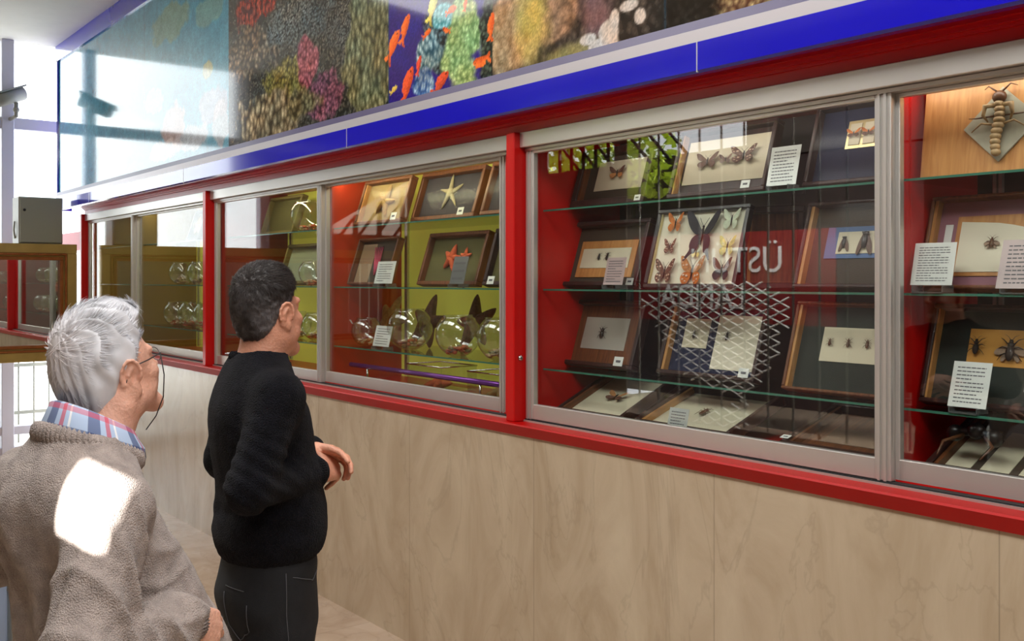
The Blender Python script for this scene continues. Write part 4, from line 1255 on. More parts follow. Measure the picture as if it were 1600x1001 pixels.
# farthest case: bowls and frames
for k, px in enumerate((-9.35, -9.0, -8.62)):
    bowl(px, 0.11, 2, 0.30, ['leftmost', 'middle', 'rightmost'][k] + ' bowl on the third shelf of the farthest case, left pane', [M_SH1, M_SH3])
for k, px in enumerate((-8.0, -7.68, -7.36, -7.02)):
    bowl(px, 0.11, 2, 0.30, ['leftmost', 'second', 'third', 'rightmost'][k] + ' bowl on the third shelf of the farthest case, right pane', [M_SH1, M_SH2])
for k, px in enumerate((-7.9, -7.5, -7.1)):
    bowl(px, 0.10, 1, 0.30, ['leftmost', 'middle', 'rightmost'][k] + ' bowl on the second shelf of the farthest case', [M_SH1, M_SH3])
T, w, h, y = frame('dark framed board on the top shelf of the farthest case', None, None, 0, 0.3, 0.26, w=0.24, cx=-7.7, m=M_DBROWN, ground=M_FELTB)
starfish(T, 0, h * 0.5, 0.08, M_ST1, y=y - 0.01)
T, w, h, y = frame('dark framed board on the second shelf of the farthest case, left pane', None, None, 1, 0.3, 0.27, w=0.24, cx=-9.1, m=M_DBROWN, ground=M_FELTG)
starfish(T, 0, h * 0.5, 0.08, M_ST2, y=y - 0.01)
# small strip lamps in the tops of the cases
for (xa, xb, col_, e, lb) in ((POSTS[1] + 0.3, POSTS[2] - 0.2, (1, 0.93, 0.6), 10, 'slim white lamp under the top of the starfish case'), (POSTS[2] + 0.3, POSTS[3] - 0.2, (1, 0.93, 0.85), 5, 'slim white lamp under the top of the nearest case'), (POSTS[0] + 0.3, POSTS[1] - 0.2, (1, 0.95, 0.75), 6, 'slim white lamp under the top of the farthest case')):
    T = thing('case_lamp', lb, 'lamp', ((xa + xb) / 2, 0.17, 2.3))
    L = (xb - xa) / 2
    mb = MB(); mb.box(-L, L, -0.02, 0.02, 0.0, 0.022, M_WHITE, bev=0.004); mb.build('housing', T)
    d = bpy.data.lights.new('case_light', 'AREA'); d.shape = 'RECTANGLE'; d.size = 2 * L; d.size_y = 0.03; d.energy = e; d.color = col_
    o = bpy.data.objects.new('case_light', d); sc.collection.objects.link(o); o.parent = T; o.location = (0, 0.0, -0.004); o.rotation_euler = (math.radians(38), 0, 0)
# ------------------------------------------------------------------ implicit-surface modelling for the two men
class Vol:
    def __init__(self, lo, hi, h):
        self.lo = np.array(lo, dtype=np.float32); self.h = h
        n = [int(math.ceil((b - a) / h)) + 1 for a, b in zip(lo, hi)]
        ax = [lo[i] + h * np.arange(n[i], dtype=np.float32) for i in range(3)]
        self.P = np.stack(np.meshgrid(*ax, indexing='ij'), -1).astype(np.float32)
        self.V = np.full(self.P.shape[:3], 9.0, dtype=np.float32)
    def add(self, d, k=0.02):
        a, b = self.V, d
        h = np.clip(0.5 + 0.5 * (b - a) / k, 0, 1)
        self.V = b * (1 - h) + a * h - k * h * (1 - h)
        return self
    def sub(self, d, k=0.008):
        a, b = self.V, -d
        h = np.clip(0.5 - 0.5 * (b - a) / k, 0, 1)
        self.V = b * (1 - h) + a * h + k * h * (1 - h)
        return self
    def inter(self, d, k=0.008):
        return self.sub(-d, k)
    def loc(self, M):
        if M is None:
            return self.P
        I = np.array(M.inverted(), dtype=np.float32)
        return self.P @ I[:3, :3].T + I[:3, 3]
    def mesh(self):
        V, h = self.V, self.h
        S = V < 0
        nx, ny, nz = V.shape
        cnt = np.zeros((nx - 1, ny - 1, nz - 1), dtype=np.int8)
        cs = [(i, j, k) for i in (0, 1) for j in (0, 1) for k in (0, 1)]
        for i, j, k in cs:
            cnt += S[i:nx - 1 + i, j:ny - 1 + j, k:nz - 1 + k]
        act = (cnt > 0) & (cnt < 8)
        A = np.argwhere(act)
        idx = np.full(act.shape, -1, dtype=np.int64); idx[act] = np.arange(len(A))
        acc = np.zeros((len(A), 3)); c = np.zeros(len(A))
        for a in cs:
            for ax in range(3):
                if a[ax] == 0:
                    b = list(a); b[ax] = 1
                    va = V[A[:, 0] + a[0], A[:, 1] + a[1], A[:, 2] + a[2]]; vb = V[A[:, 0] + b[0], A[:, 1] + b[1], A[:, 2] + b[2]]
                    m = (va < 0) != (vb < 0)
                    t = np.where(m, va / np.where(m, va - vb, 1), 0)
                    p = np.zeros((len(A), 3)) + np.array(a); p[:, ax] += t
                    acc += p * m[:, None]; c += m
        verts = (A + acc / c[:, None]) * h + self.lo
        F = []
        for ax in range(3):
            u, w = [(1, 2), (2, 0), (0, 1)][ax]
            sl0 = [slice(None)] * 3; sl1 = [slice(None)] * 3
            sl0[ax] = slice(0, -1); sl1[ax] = slice(1, None)
            s0 = S[tuple(sl0)]; s1 = S[tuple(sl1)]
            E = np.argwhere(s0 != s1)
            ok = (E[:, u] > 0) & (E[:, w] > 0) & (E[:, u] < V.shape[u] - 1) & (E[:, w] < V.shape[w] - 1)
            E = E[ok]
            du = np.zeros(3, int); du[u] = 1; dw = np.zeros(3, int); dw[w] = 1
            q = [E - du - dw, E - dw, E, E - du]
            q = np.stack([idx[e[:, 0], e[:, 1], e[:, 2]] for e in q], -1)
            inside = s0[E[:, 0], E[:, 1], E[:, 2]]
            q[~inside] = q[~inside][:, ::-1]
            F.append(q)
        F = np.concatenate(F); F = F[(F >= 0).all(1)]
        return verts.astype(np.float32), F
def d_ell(P, c, r):
    p = P - np.array(c, dtype=np.float32); r = np.array(r, dtype=np.float32)
    k0 = np.sqrt(((p / r) ** 2).sum(-1)) + 1e-6; k1 = np.sqrt(((p / r ** 2) ** 2).sum(-1)) + 1e-6
    return k0 * (k0 - 1) / k1
def d_cone(P, a, b, ra, rb):
    a = np.array(a, dtype=np.float32); b = np.array(b, dtype=np.float32); ba = b - a
    p = P - a
    t = np.clip((p @ ba) / max(float(ba @ ba), 1e-9), 0, 1)
    return np.sqrt(((p - t[..., None] * ba) ** 2).sum(-1)) - (ra + (rb - ra) * t)
def d_loft(P, secs, pw=2.3):
    z = P[..., 2]; S = np.array(secs, dtype=np.float32)
    zz = S[:, 0]
    cx, cy, a, b = (np.interp(z, zz, S[:, i]) for i in (1, 2, 3, 4))
    q = (np.abs((P[..., 0] - cx) / a) ** pw + np.abs((P[..., 1] - cy) / b) ** pw) ** (1 / pw)
    d = (q - 1) * np.minimum(a, b)
    return np.maximum(d, np.maximum(zz[0] - z, z - zz[-1])).astype(np.float32)
def smooth_secs(secs, n=6):
    """Catmull-Rom refinement of the sections"""
    S = [np.array(s, float) for s in secs]; out = []
    for i in range(len(S) - 1):
        p0, p1, p2, p3 = S[max(i - 1, 0)], S[i], S[i + 1], S[min(i + 2, len(S) - 1)]
        for j in range(n):
            t = j / n
            out.append(0.5 * ((2 * p1) + (-p0 + p2) * t + (2 * p0 - 5 * p1 + 4 * p2 - p3) * t * t + (-p0 + 3 * p1 - 3 * p2 + p3) * t ** 3))
    out.append(S[-1]); return out
def vnormals(v, f):
    n = np.zeros_like(v)
    fn = np.cross(v[f[:, 2]] - v[f[:, 0]], v[f[:, 3]] - v[f[:, 1]])
    for k in range(4):
        np.add.at(n, f[:, k], fn)
    return n / (np.linalg.norm(n, axis=1, keepdims=True) + 1e-12)
def relax(v, f, it=2, lam=0.5):
    for _ in range(it):
        s = np.zeros_like(v); c = np.zeros(len(v))
        for k in range(4):
            np.add.at(s, f[:, k], v[f[:, (k + 1) % 4]] + v[f[:, (k + 3) % 4]]); np.add.at(c, f[:, k], 2)
        v = v + lam * (s / c[:, None] - v)
    return v
def noise3(p, s=0):
    i = np.floor(p); f = p - i; f = f * f * (3 - 2 * f)
    r = 0
    for a in (0, 1):
        for b in (0, 1):
            for c in (0, 1):
                w = (f[:, 0] if a else 1 - f[:, 0]) * (f[:, 1] if b else 1 - f[:, 1]) * (f[:, 2] if c else 1 - f[:, 2])
                q = np.sin((i[:, 0] + a) * 127.1 + (i[:, 1] + b) * 311.7 + (i[:, 2] + c) * 74.7 + s * 19.3) * 43758.5453
                r = r + w * (q - np.floor(q))
    return r * 2 - 1

def head_vol(M, h=0.0024, wide=1.0, old=False, deep=1.0):
    """bare head, ears and neck; M places head space (x right, y forward, z up, origin between the ears)"""
    c = np.array(M.translation)
    v = Vol(c - [0.125, 0.165, 0.215], c + [0.125, 0.165, 0.155], h)
    P = v.loc(M)
    sy = lambda q: [np.stack([q[0] * s, q[1], q[2]]) if False else (q[0] * s, q[1], q[2]) for s in (-1, 1)]
    v.V = d_ell(P, (0, -0.012 + 0.045 * (1 - deep), 0.036), (0.074 * wide, 0.096 * deep, 0.082))
    v.add(d_ell(P, (0, 0.026, -0.012), (0.062 * wide, 0.064, 0.085)), 0.03)
    for s in (-1, 1):
        v.add(d_cone(P, (0.052 * s * wide, 0.004, -0.055), (0.018 * s, 0.074, -0.094), 0.020, 0.018), 0.03)
        v.add(d_ell(P, (0.042 * s, 0.062, -0.018), (0.022, 0.022, 0.018)), 0.02)
        v.add(d_cone(P, (0.012 * s, 0.088, 0.027), (0.046 * s, 0.074, 0.030), 0.009, 0.008), 0.012)
        v.add(d_cone(P, (0.022 * s, 0.075, -0.040), (0.046 * s, 0.050, -0.050), 0.018, 0.016), 0.02)
    v.add(d_cone(P, (-0.015, 0.080, -0.100), (0.015, 0.080, -0.100), 0.015, 0.015), 0.02)
    v.add(d_ell(P, (0, 0.076, -0.055), (0.027, 0.020, 0.026)), 0.015)
    for s in (-1, 1):
        v.sub(d_ell(P, (0.031 * s, 0.094, 0.010), (0.015, 0.012, 0.011)), 0.012)
        v.add(d_ell(P, (0.031 * s, 0.076, 0.010), (0.0135, 0.0125, 0.012)), 0.003)
        v.add(d_cone(P, (0.018 * s, 0.084, 0.0175), (0.044 * s, 0.078, 0.0165), 0.003, 0.003), 0.005)
    v.add(d_cone(P, (0, 0.088, 0.020), (0, 0.112, -0.020), 0.0075, 0.0115), 0.010)
    for s in (-1, 1):
        v.add(d_ell(P, (0.012 * s, 0.100, -0.025), (0.0085, 0.010, 0.008)), 0.006)
        v.sub(d_ell(P, (0.006 * s, 0.106, -0.034), (0.003, 0.005, 0.004)), 0.003)
    for (z, y, r) in ((-0.0535, 0.0945, 0.0048), (-0.0635, 0.0925, 0.0058)):
        v.add(d_cone(P, (-0.019, y - 0.006, z), (0, y, z), r * 0.7, r), 0.004); v.add(d_cone(P, (0.019, y - 0.006, z), (0, y, z), r * 0.7, r), 0.004)
    v.sub(d_cone(P, (-0.021, 0.094, -0.0585), (0.021, 0.094, -0.0585), 0.0014, 0.0014), 0.003)
    # ears
    for s in (-1, 1):
        E = M @ Matrix.Translation((0.075 * s * wide, -0.006, 0.0)) @ Matrix.Rotation(math.radians(-24 * s), 4, 'Z') @ Matrix.Rotation(math.radians(-8), 4, 'X')
        Q = v.loc(E); k = 1.12 if old else 1.0
        ear = d_ell(Q, (0.006 * s, -0.006, 0.004), (0.0065, 0.018 * k, 0.030 * k))
        v.add(ear, 0.006)
        v.add(d_ell(Q, (0.004 * s, 0.006, -0.024 * k), (0.006, 0.008, 0.011 * k)), 0.006)
        n = 9
        pts = [(0.012 * s, -0.006 + 0.0185 * k * math.cos(a), 0.006 + 0.028 * k * math.sin(a)) for a in np.linspace(math.radians(-10), math.radians(215), n)]
        for i in range(n - 1):
            v.add(d_cone(Q, pts[i], pts[i + 1], 0.0034, 0.0034), 0.003)
        v.sub(d_ell(Q, (0.014 * s, 0.001, 0.000), (0.0065, 0.0085, 0.014 * k)), 0.004)
        v.add(d_ell(Q, (0.010 * s, 0.012, -0.003), (0.004, 0.004, 0.007)), 0.004)
        pts = [(0.011 * s, -0.010, -0.010), (0.012 * s, -0.012, 0.006), (0.011 * s, -0.004, 0.020)]
        for i in range(2):
            v.add(d_cone(Q, pts[i], pts[i + 1], 0.0028, 0.0028), 0.004)
    return v, P

def hand_cones(M, side, curls=(0.5, 0.55, 0.6, 0.65), thumb=0.3, spread=1.0, sc_=1.0):
    """cones of one hand in hand space: wrist at 0, fingers along +y, back of the hand +z, thumb towards side*x"""
    out = []
    def T(p): return tuple(M @ Vector((p[0] * side * sc_, p[1] * sc_, p[2] * sc_)))
    kn = [(0.030, 0.088, 0.002), (0.010, 0.094, 0.004), (-0.010, 0.090, 0.002), (-0.029, 0.080, -0.002)]
    for k in kn:
        out.append((T((k[0] * 0.55, 0.004, 0)), T(k), 0.0185 * sc_, 0.0118 * sc_, 0.012))
    out.append((T((0, -0.035, 0)), T((0, 0.012, 0)), 0.023 * sc_, 0.024 * sc_, 0.012))
    L = [(0.040, 0.026, 0.020), (0.044, 0.029, 0.021), (0.041, 0.027, 0.020), (0.032, 0.021, 0.018)]
    R = (0.0092, 0.0093, 0.0088, 0.0078)
    for i, k in enumerate(kn):
        a = 0.0; p = Vector(k); sp = (i - 1.5) * -0.06 * spread
        for j in range(3):
            a += curls[i] * (0.9, 1.1, 0.8)[j]
            d = Vector((math.sin(sp) , math.cos(a), -math.sin(a)))
            q = p + d * L[i][j]
            r0, r1 = R[i] * (1.0 - 0.08 * j), R[i] * (0.94 - 0.09 * j)
            out.append((T(p), T(q), r0 * sc_, r1 * sc_, 0.003))
            p = q
    p0, p1, p2, p3 = Vector((0.018, 0.018, -0.004)), Vector((0.040, 0.048, -0.012 - 0.01 * thumb)), Vector((0.047, 0.078, -0.018 - 0.02 * thumb)), Vector((0.044, 0.102, -0.022 - 0.04 * thumb))
    out.append((T(p0), T(p1), 0.017 * sc_, 0.0125 * sc_, 0.010)); out.append((T(p1), T(p2), 0.0115 * sc_, 0.0105 * sc_, 0.004)); out.append((T(p2), T(p3), 0.0105 * sc_, 0.0085 * sc_, 0.003))
    return out
def frame_m(o, y, z):
    """matrix with origin o, +y towards y, back side roughly z"""
    y = Vector(y).normalized(); x = y.cross(Vector(z)).normalized(); z = x.cross(y)
    m = Matrix((x, y, z)).transposed().to_4x4(); m.translation = Vector(o); return m
def hand_mesh(M, side, h=0.0026, **k):
    cs = hand_cones(M, side, **k)
    pts = np.array([c[0] for c in cs] + [c[1] for c in cs])
    v = Vol(pts.min(0) - 0.035, pts.max(0) + 0.035, h)
    fingers = None
    for c in cs:
        v.add(d_cone(v.P, *c[:4]), c[4])
    # finger nails are hinted by a slight flattening only; mesh
    return v.mesh()
def join_np(parts):
    V = []; F = []; o = 0
    for v, f in parts:
        V.append(v); F.append(f + o); o += len(v)
    return np.concatenate(V), np.concatenate(F)
def put(name, vf, m, parent, smooth=True, relax_it=0):
    v, f = vf
    if relax_it:
        v = relax(v, f, relax_it)
    o = np_mesh(name, v, f, m if isinstance(m, list) else [m], smooth)
    o.parent = parent
    return o
def strands(name, verts, faces, n, length, flow, parent, mats, r=0.0006, lift=0.25, seed=1, mask=None, segs=4, curl=0.15, M=None, tint=None, jitter=0.25, sink=0.002):
    rg = np.random.default_rng(seed)
    nrm = vnormals(verts, faces)
    a = np.linalg.norm(np.cross(verts[faces[:, 2]] - verts[faces[:, 0]], verts[faces[:, 3]] - verts[faces[:, 1]]), axis=1)
    fi = rg.choice(len(faces), n, p=a / a.sum())
    w = rg.random((n, 4)); w /= w.sum(1, keepdims=True)
    p = (verts[faces[fi]] * w[..., None]).sum(1); nn = (nrm[faces[fi]] * w[..., None]).sum(1)
    nn /= np.linalg.norm(nn, axis=1, keepdims=True)
    if mask is not None:
        k = mask(p, nn); p, nn = p[k], nn[k]
    n = len(p)
    L = length(p) if callable(length) else np.full(n, length)
    L = L * rg.uniform(0.6, 1.2, n)
    d = flow(p, nn) + rg.normal(0, jitter, (n, 3))
    d -= nn * (d * nn).sum(1, keepdims=True)
    d /= np.linalg.norm(d, axis=1, keepdims=True) + 1e-9
    pts = [p - nn * sink]
    cur = pts[0]; cn = nn.copy()
    for s in range(segs):
        step = d + nn * lift * (1 - s / segs) - nn * curl * s / segs * 1.2
        step /= np.linalg.norm(step, axis=1, keepdims=True)
        cur = cur + step * (L / segs)[:, None]; pts.append(cur)
    side = np.cross(d, nn); side /= np.linalg.norm(side, axis=1, keepdims=True) + 1e-9
    V = []
    for s, q in enumerate(pts):
        rr = r * (1 - 0.75 * s / segs)
        V += [q + side * rr, q - side * rr, q + nn * rr * 0.8]
    V = np.stack(V, 1).reshape(-1, 3)         # n, 3*(segs+1)
    base = (np.arange(n) * 3 * (segs + 1))[:, None]
    F = []
    for s in range(segs):
        for k in range(3):
            k2 = (k + 1) % 3
            F.append(np.concatenate([base + 3 * s + k, base + 3 * s + k2, base + 3 * (s + 1) + k2, base + 3 * (s + 1) + k], 1))
    F = np.concatenate(F)
    t = rg.uniform(0.75, 1.15, n)
    c = np.repeat((tint(p) if tint is not None else np.ones((n, 3))) * t[:, None], 3 * (segs + 1), axis=0)
    o = np_mesh(name, V.astype(np.float32), F, mats, True, np.clip(c, 0, 1))
    o.parent = parent
    return o
def attr_mat(name, rough=0.5, spec=0.4):
    m = mat(name, (200, 200, 200), rough, spec=spec)
    a = m.node_tree.nodes.new('ShaderNodeAttribute'); a.attribute_name = 'print'
    m.node_tree.links.new(a.outputs['Color'], m.node_tree.nodes['Principled BSDF'].inputs['Base Color'])
    return m
def skin_mat(name, col, var=0.16):
    m = mat(name, col, 0.5, var=var, scale=14, bump=0.25, bscale=160)
    b = m.node_tree.nodes['Principled BSDF']
    b.inputs['Subsurface Weight'].default_value = 0.12
    b.inputs['Subsurface Radius'].default_value = (0.012, 0.005, 0.003)
    b.inputs['Subsurface Scale'].default_value = 0.5
    return m
def knit_mat(name, col, var, scale, strength, rough=0.95, sheen=0.2):
    m = mat(name, col, rough, spec=0.15)
    nt = m.node_tree; N, L = nt.nodes, nt.links; b = N['Principled BSDF']
    b.inputs['Sheen Weight'].default_value = sheen
    tc = N.new('ShaderNodeTexCoord')
    n = N.new('ShaderNodeTexNoise'); n.inputs['Scale'].default_value = 35; n.inputs['Detail'].default_value = 8
    L.new(tc.outputs['Object'], n.inputs['Vector'])
    r = N.new('ShaderNodeValToRGB'); c = srgb(*col)
    r.color_ramp.elements[0].position = 0.32; r.color_ramp.elements[1].position = 0.68
    r.color_ramp.elements[0].color = tuple(v * (1 - var) for v in c[:3]) + (1,); r.color_ramp.elements[1].color = tuple(min(v * (1 + var), 1) for v in c[:3]) + (1,)
    L.new(n.outputs[0], r.inputs[0])
    vo = N.new('ShaderNodeTexVoronoi'); vo.inputs['Scale'].default_value = scale
    mp = N.new('ShaderNodeMapping'); mp.inputs['Scale'].default_value = (1, 1, 0.75)
    L.new(tc.outputs['Object'], mp.inputs[0]); L.new(mp.outputs[0], vo.inputs['Vector'])
    mx = N.new('ShaderNodeMix'); mx.data_type = 'RGBA'; mx.blend_type = 'MULTIPLY'; mx.inputs[0].default_value = 0.35
    mr = N.new('ShaderNodeMapRange'); mr.inputs[1].default_value = 0.0; mr.inputs[2].default_value = 0.6; mr.inputs[3].default_value = 1.0; mr.inputs[4].default_value = 0.35
    L.new(vo.outputs['Distance'], mr.inputs[0])
    L.new(r.outputs[0], mx.inputs[6]); L.new(mr.outputs[0], mx.inputs[7]); L.new(mx.outputs[2], b.inputs['Base Color'])
    bp = N.new('ShaderNodeBump'); bp.inputs['Strength'].default_value = strength; bp.inputs['Distance'].default_value = 0.003; bp.invert = True
    L.new(vo.outputs['Distance'], bp.inputs['Height']); L.new(bp.outputs[0], b.inputs['Normal'])
    return m
def coarse_body(arms, legs, torso):
    v = Vol((-0.42, -0.45, 0.0), (0.42, 0.35, 1.62), 0.016)
    v.V = d_loft(v.P, torso)
    for (a, b, ra, rb) in arms + legs:
        v.add(d_cone(v.P, a, b, ra, rb), 0.03)
    return v.mesh()
def shoe(parent, x, y, yaw, m):
    M = Matrix.Translation((x, y, 0)) @ Matrix.Rotation(yaw, 4, 'Z')
    v = Vol((x - 0.16, y - 0.2, -0.01), (x + 0.16, y + 0.26, 0.16), 0.008)
    P = v.loc(M)
    v.V = d_cone(P, (0, -0.07, 0.045), (0, 0.13, 0.035), 0.043, 0.045)
    v.add(d_ell(P, (0, -0.05, 0.085), (0.045, 0.06, 0.05)), 0.03)
    v.inter(0.004 - P[..., 2], 0.006)
    put('shoe', v.mesh(), m, parent)
def ribbed_ring(name, parent, m, cen, rx, ry, zfun, r, ribs, tall=1.0, n=None, Mx=None, amp=0.0016, a0=0, a1=2 * math.pi):
    """ribbed band following an ellipse; zfun(angle) -> height offset"""
    n = n or ribs * 4
    V = []; F = []; k = 10
    for i in range(n):
        a = a0 + (a1 - a0) * i / n
        rib = amp * math.cos(ribs * a)
        for j in range(k):
            b = 2 * math.pi * j / k
            rr = r + rib
            dx = rr * math.cos(b); dz = rr * tall * math.sin(b)
            p = Vector((cen[0] + (rx + dx) * math.cos(a), cen[1] + (ry + dx) * math.sin(a), cen[2] + zfun(a) + dz))
            V.append(tuple(Mx @ p) if Mx is not None else tuple(p))
    for i in range(n):
        i2 = (i + 1) % n
        for j in range(k):
            j2 = (j + 1) % k
            F.append((i * k + j, i2 * k + j, i2 * k + j2, i * k + j2))
    return put(name, (np.array(V, dtype=np.float32), np.array(F)), m, parent)
M_SKIN1 = skin_mat('old_mans_skin', (226, 172, 148), 0.12); M_SKIN2 = skin_mat('mans_skin', (216, 154, 126))
M_KNIT1 = knit_mat('grey_brown_wool_knit', (180, 166, 158), 0.2, 420, 0.7)
M_KNIT2 = knit_mat('black_wool_knit', (17, 17, 23), 0.4, 380, 0.9, sheen=0.03)
M_JEAN = mat('black_denim', (20, 21, 24), 0.85, var=0.2, scale=40, bump=0.15, bscale=500)
M_TROU = mat('dark_trousers', (52, 50, 52), 0.9)
M_SHOE = mat('black_leather', (24, 22, 22), 0.35)
M_HAIRW = attr_mat('white_hair', 0.5); M_HAIRD = attr_mat('dark_hair', 0.5)

# ================================================================== man in the black sweater
def person_black():
    T = thing('person', 'dark-haired person in a black sweater and black jeans, hands held together, facing the cases', 'person', (-2.27, -1.50, 0), (0, 0, math.radians(-8)))
    Mh = Matrix.Translation((-0.004, -0.004, 1.634)) @ Matrix.Rotation(math.radians(35), 4, 'Z') @ Matrix.Rotation(math.radians(6), 4, 'X') @ Matrix.Scale(0.945, 4)
    v, P = head_vol(Mh, 0.0026, wide=0.95, deep=0.89)
    hv0 = v.V.copy()
    v.add(d_cone(v.P, (0.0, -0.004, 1.585), (0.0, -0.030, 1.45), 0.056, 0.064), 0.03)
    head = v.mesh()
    sh, el, wr = (0.160, -0.020, 1.455), (0.205, -0.100, 1.262), (0.075, 0.095, 1.258)
    shl, ell, wrl = (-0.160, -0.020, 1.455), (-0.195, -0.05, 1.262), (-0.035, 0.125, 1.290)
    MR = frame_m(wr, (-0.62, 0.72, 0.02), (0.60, 0.45, 0.60))
    ML = frame_m(wrl, (0.80, 0.45, -0.02), (-0.2, 0.5, 0.85))
    hr = hand_mesh(MR, -1, curls=(0.55, 0.65, 0.75, 0.8), thumb=0.2, sc_=0.95)
    hl = hand_mesh(ML, 1, curls=(0.22, 0.36, 0.5, 0.6), thumb=0.6, sc_=0.9)
    body = coarse_body([(sh, el, 0.04, 0.035), (el, wr, 0.034, 0.024), (shl, ell, 0.04, 0.035), (ell, wrl, 0.034, 0.024)],
                       [((0.07, 0, 0.90), (0.082, 0.01, 0.5), 0.05, 0.036), ((0.082, 0.01, 0.5), (0.09, -0.01, 0.07), 0.036, 0.03), ((-0.07, 0, 0.90), (-0.082, 0.03, 0.5), 0.05, 0.036), ((-0.082, 0.03, 0.5), (-0.09, 0.01, 0.07), 0.036, 0.03)],
                       [(0.86, 0, 0, 0.09, 0.06), (1.0, 0, 0.0, 0.11, 0.08), (1.2, 0, 0.0, 0.11, 0.085), (1.4, 0, -0.02, 0.12, 0.08), (1.5, 0, -0.02, 0.06, 0.05)])
    put('body', join_np([body, head, hr, hl]), M_SKIN2, T)
    # hair: short crop
    v.V = d_ell(P, (0, -0.007, 0.040), (0.0745, 0.091, 0.088))
    v.add(d_ell(P, (0, 0.004, 0.078), (0.066, 0.084, 0.060)), 0.015)
    v.add(d_ell(P, (0, -0.050, -0.01), (0.056, 0.038, 0.055)), 0.02)
    yh = np.interp(P[..., 2], [-0.09, -0.03, -0.012, 0.03, 0.055, 0.085, 0.14], [-0.045, -0.026, 0.004, 0.012, 0.046, 0.088, 0.12])
    v.inter((P[..., 1] - yh) * 0.8, 0.01); v.inter(-(P[..., 2] + 0.062), 0.006)
    hv, hf = v.mesh()
    Ih = np.array(Mh.inverted())
    toh = lambda p: p @ Ih[:3, :3].T + Ih[:3, 3]
    R3 = np.array(Mh.to_3x3().normalized())
    q = toh(hv); nn = vnormals(hv, hf)
    hv = (hv + nn * (0.0022 * noise3(q * 70, 3) + 0.0012 * noise3(q * 160, 5))[:, None]).astype(np.float32)
    def tint(p):
        q = toh(p)
        side = np.clip((0.045 - q[:, 2]) / 0.05, 0, 1) * np.clip((np.abs(q[:, 0]) - 0.02) / 0.04, 0, 1)
        g = 0.5 + 0.5 * noise3(q * 60, 9)
        return (np.array([0.036, 0.028, 0.025]) + side[:, None] * np.array([0.17, 0.16, 0.165]) + (g ** 3)[:, None] * 0.05)
    ho = np_mesh('hair', hv, hf, [M_HAIRD], True, np.clip(tint(hv) * 0.8, 0, 1)); ho.parent = T
    crown = np.array([0.0, -0.05, 0.12])
    def flow(p, n):
        d = toh(p) - crown; d[:, 2] -= 0.02
        d[:, 1] += np.where(toh(p)[:, 2] > 0.09, 0.12, 0)
        d /= np.linalg.norm(d, axis=1, keepdims=True)
        return d @ R3.T
    st = strands('hair_strands', hv, hf, 15000, lambda p: np.where(toh(p)[:, 2] > 0.07, 0.016, 0.009), flow, ho, [M_HAIRD], r=0.0007, lift=0.55, seed=4, tint=tint, segs=2)
    # sweater
    v = Vol((-0.36, -0.27, 1.03), (0.36, 0.30, 1.56), 0.006)
    P = v.P
    secs = smooth_secs([(1.055, 0, 0.000, 0.132, 0.104), (1.075, 0, 0.004, 0.150, 0.120), (1.11, 0, 0.006, 0.160, 0.129), (1.15, 0, 0.008, 0.156, 0.127), (1.22, 0, 0.004, 0.152, 0.120),
                        (1.32, 0, -0.012, 0.158, 0.118), (1.40, 0, -0.024, 0.162, 0.112), (1.455, 0, -0.030, 0.136, 0.096), (1.50, 0, -0.028, 0.096, 0.080), (1.545, 0, -0.020, 0.064, 0.066)])
    v.V = d_loft(P, secs)
    for s, (a, b, c) in ((1, (sh, el, wr)), (-1, (shl, ell, wrl))):
        v.add(d_cone(P, (0.06 * s, -0.028, 1.485), (a[0], a[1], a[2] - 0.004), 0.050, 0.056), 0.05)
        v.add(d_cone(P, a, b, 0.057, 0.053), 0.022)
        w = tuple(b[i] + (c[i] - b[i]) * 0.97 for i in range(3))
        v.add(d_cone(P, b, w, 0.053, 0.038), 0.016)
        v.add(d_cone(P, tuple(b[i] + (c[i] - b[i]) * 0.84 for i in range(3)), w, 0.041, 0.040), 0.006)
    v.sub(d_cone(P, (0, -0.012, 1.63), (0, -0.022, 1.53), 0.062, 0.060), 0.006)
    sv, sf = v.mesh()
    n = vnormals(sv, sf)
    e = np.array(el); dist = np.linalg.norm(sv - (e + np.array([0, 0.03, 0.02])), axis=1)
    f1 = 0.004 * np.exp(-(dist / 0.09) ** 2) * np.sin(sv[:, 2] * 160 + sv[:, 1] * 120 + 2 * noise3(sv * 12))
    hem = 0.005 * np.exp(-((sv[:, 2] - 1.16) / 0.06) ** 2) * noise3(sv * np.array([18, 18, 34]), 2)
    gen = 0.004 * noise3(sv * np.array([11, 11, 7]), 8) + 0.0008 * noise3(sv * 90, 7)
    ang = np.arctan2(sv[:, 1], sv[:, 0])
    rib = 0.0014 * np.cos(ang * 90) * (sv[:, 2] < 1.105)
    sv = (sv + n * (f1 + hem + gen + rib)[:, None]).astype(np.float32)
    so = put('sweater', (relax(sv, sf, 1, 0.4).astype(np.float32), sf), M_KNIT2, T)
    ribbed_ring('neckband', so, M_KNIT2, (0, -0.018, 1.522), 0.062, 0.065, lambda a: -0.013 * math.sin(a), 0.0085, 70, tall=1.5)
    for w, b, s in ((wr, el, 1), (wrl, ell, -1)):
        d = (Vector(w) - Vector(b)).normalized()
        Mx = frame_m(Vector(b).lerp(Vector(w), 0.93), d.orthogonal(), d)
        ribbed_ring('cuff', so, M_KNIT2, (0, 0, 0), 0.034, 0.034, lambda a: 0, 0.006, 44, tall=2.6, Mx=Mx)
    # jeans
    v = Vol((-0.24, -0.2, 0.03), (0.24, 0.2, 1.10), 0.009); P = v.P
    v.V = d_loft(P, smooth_secs([(0.84, 0, 0.006, 0.130, 0.090), (0.90, 0, 0.004, 0.148, 0.106), (0.97, 0, -0.004, 0.150, 0.116), (1.04, 0, 0.002, 0.140, 0.108), (1.09, 0, 0.004, 0.132, 0.102)]))
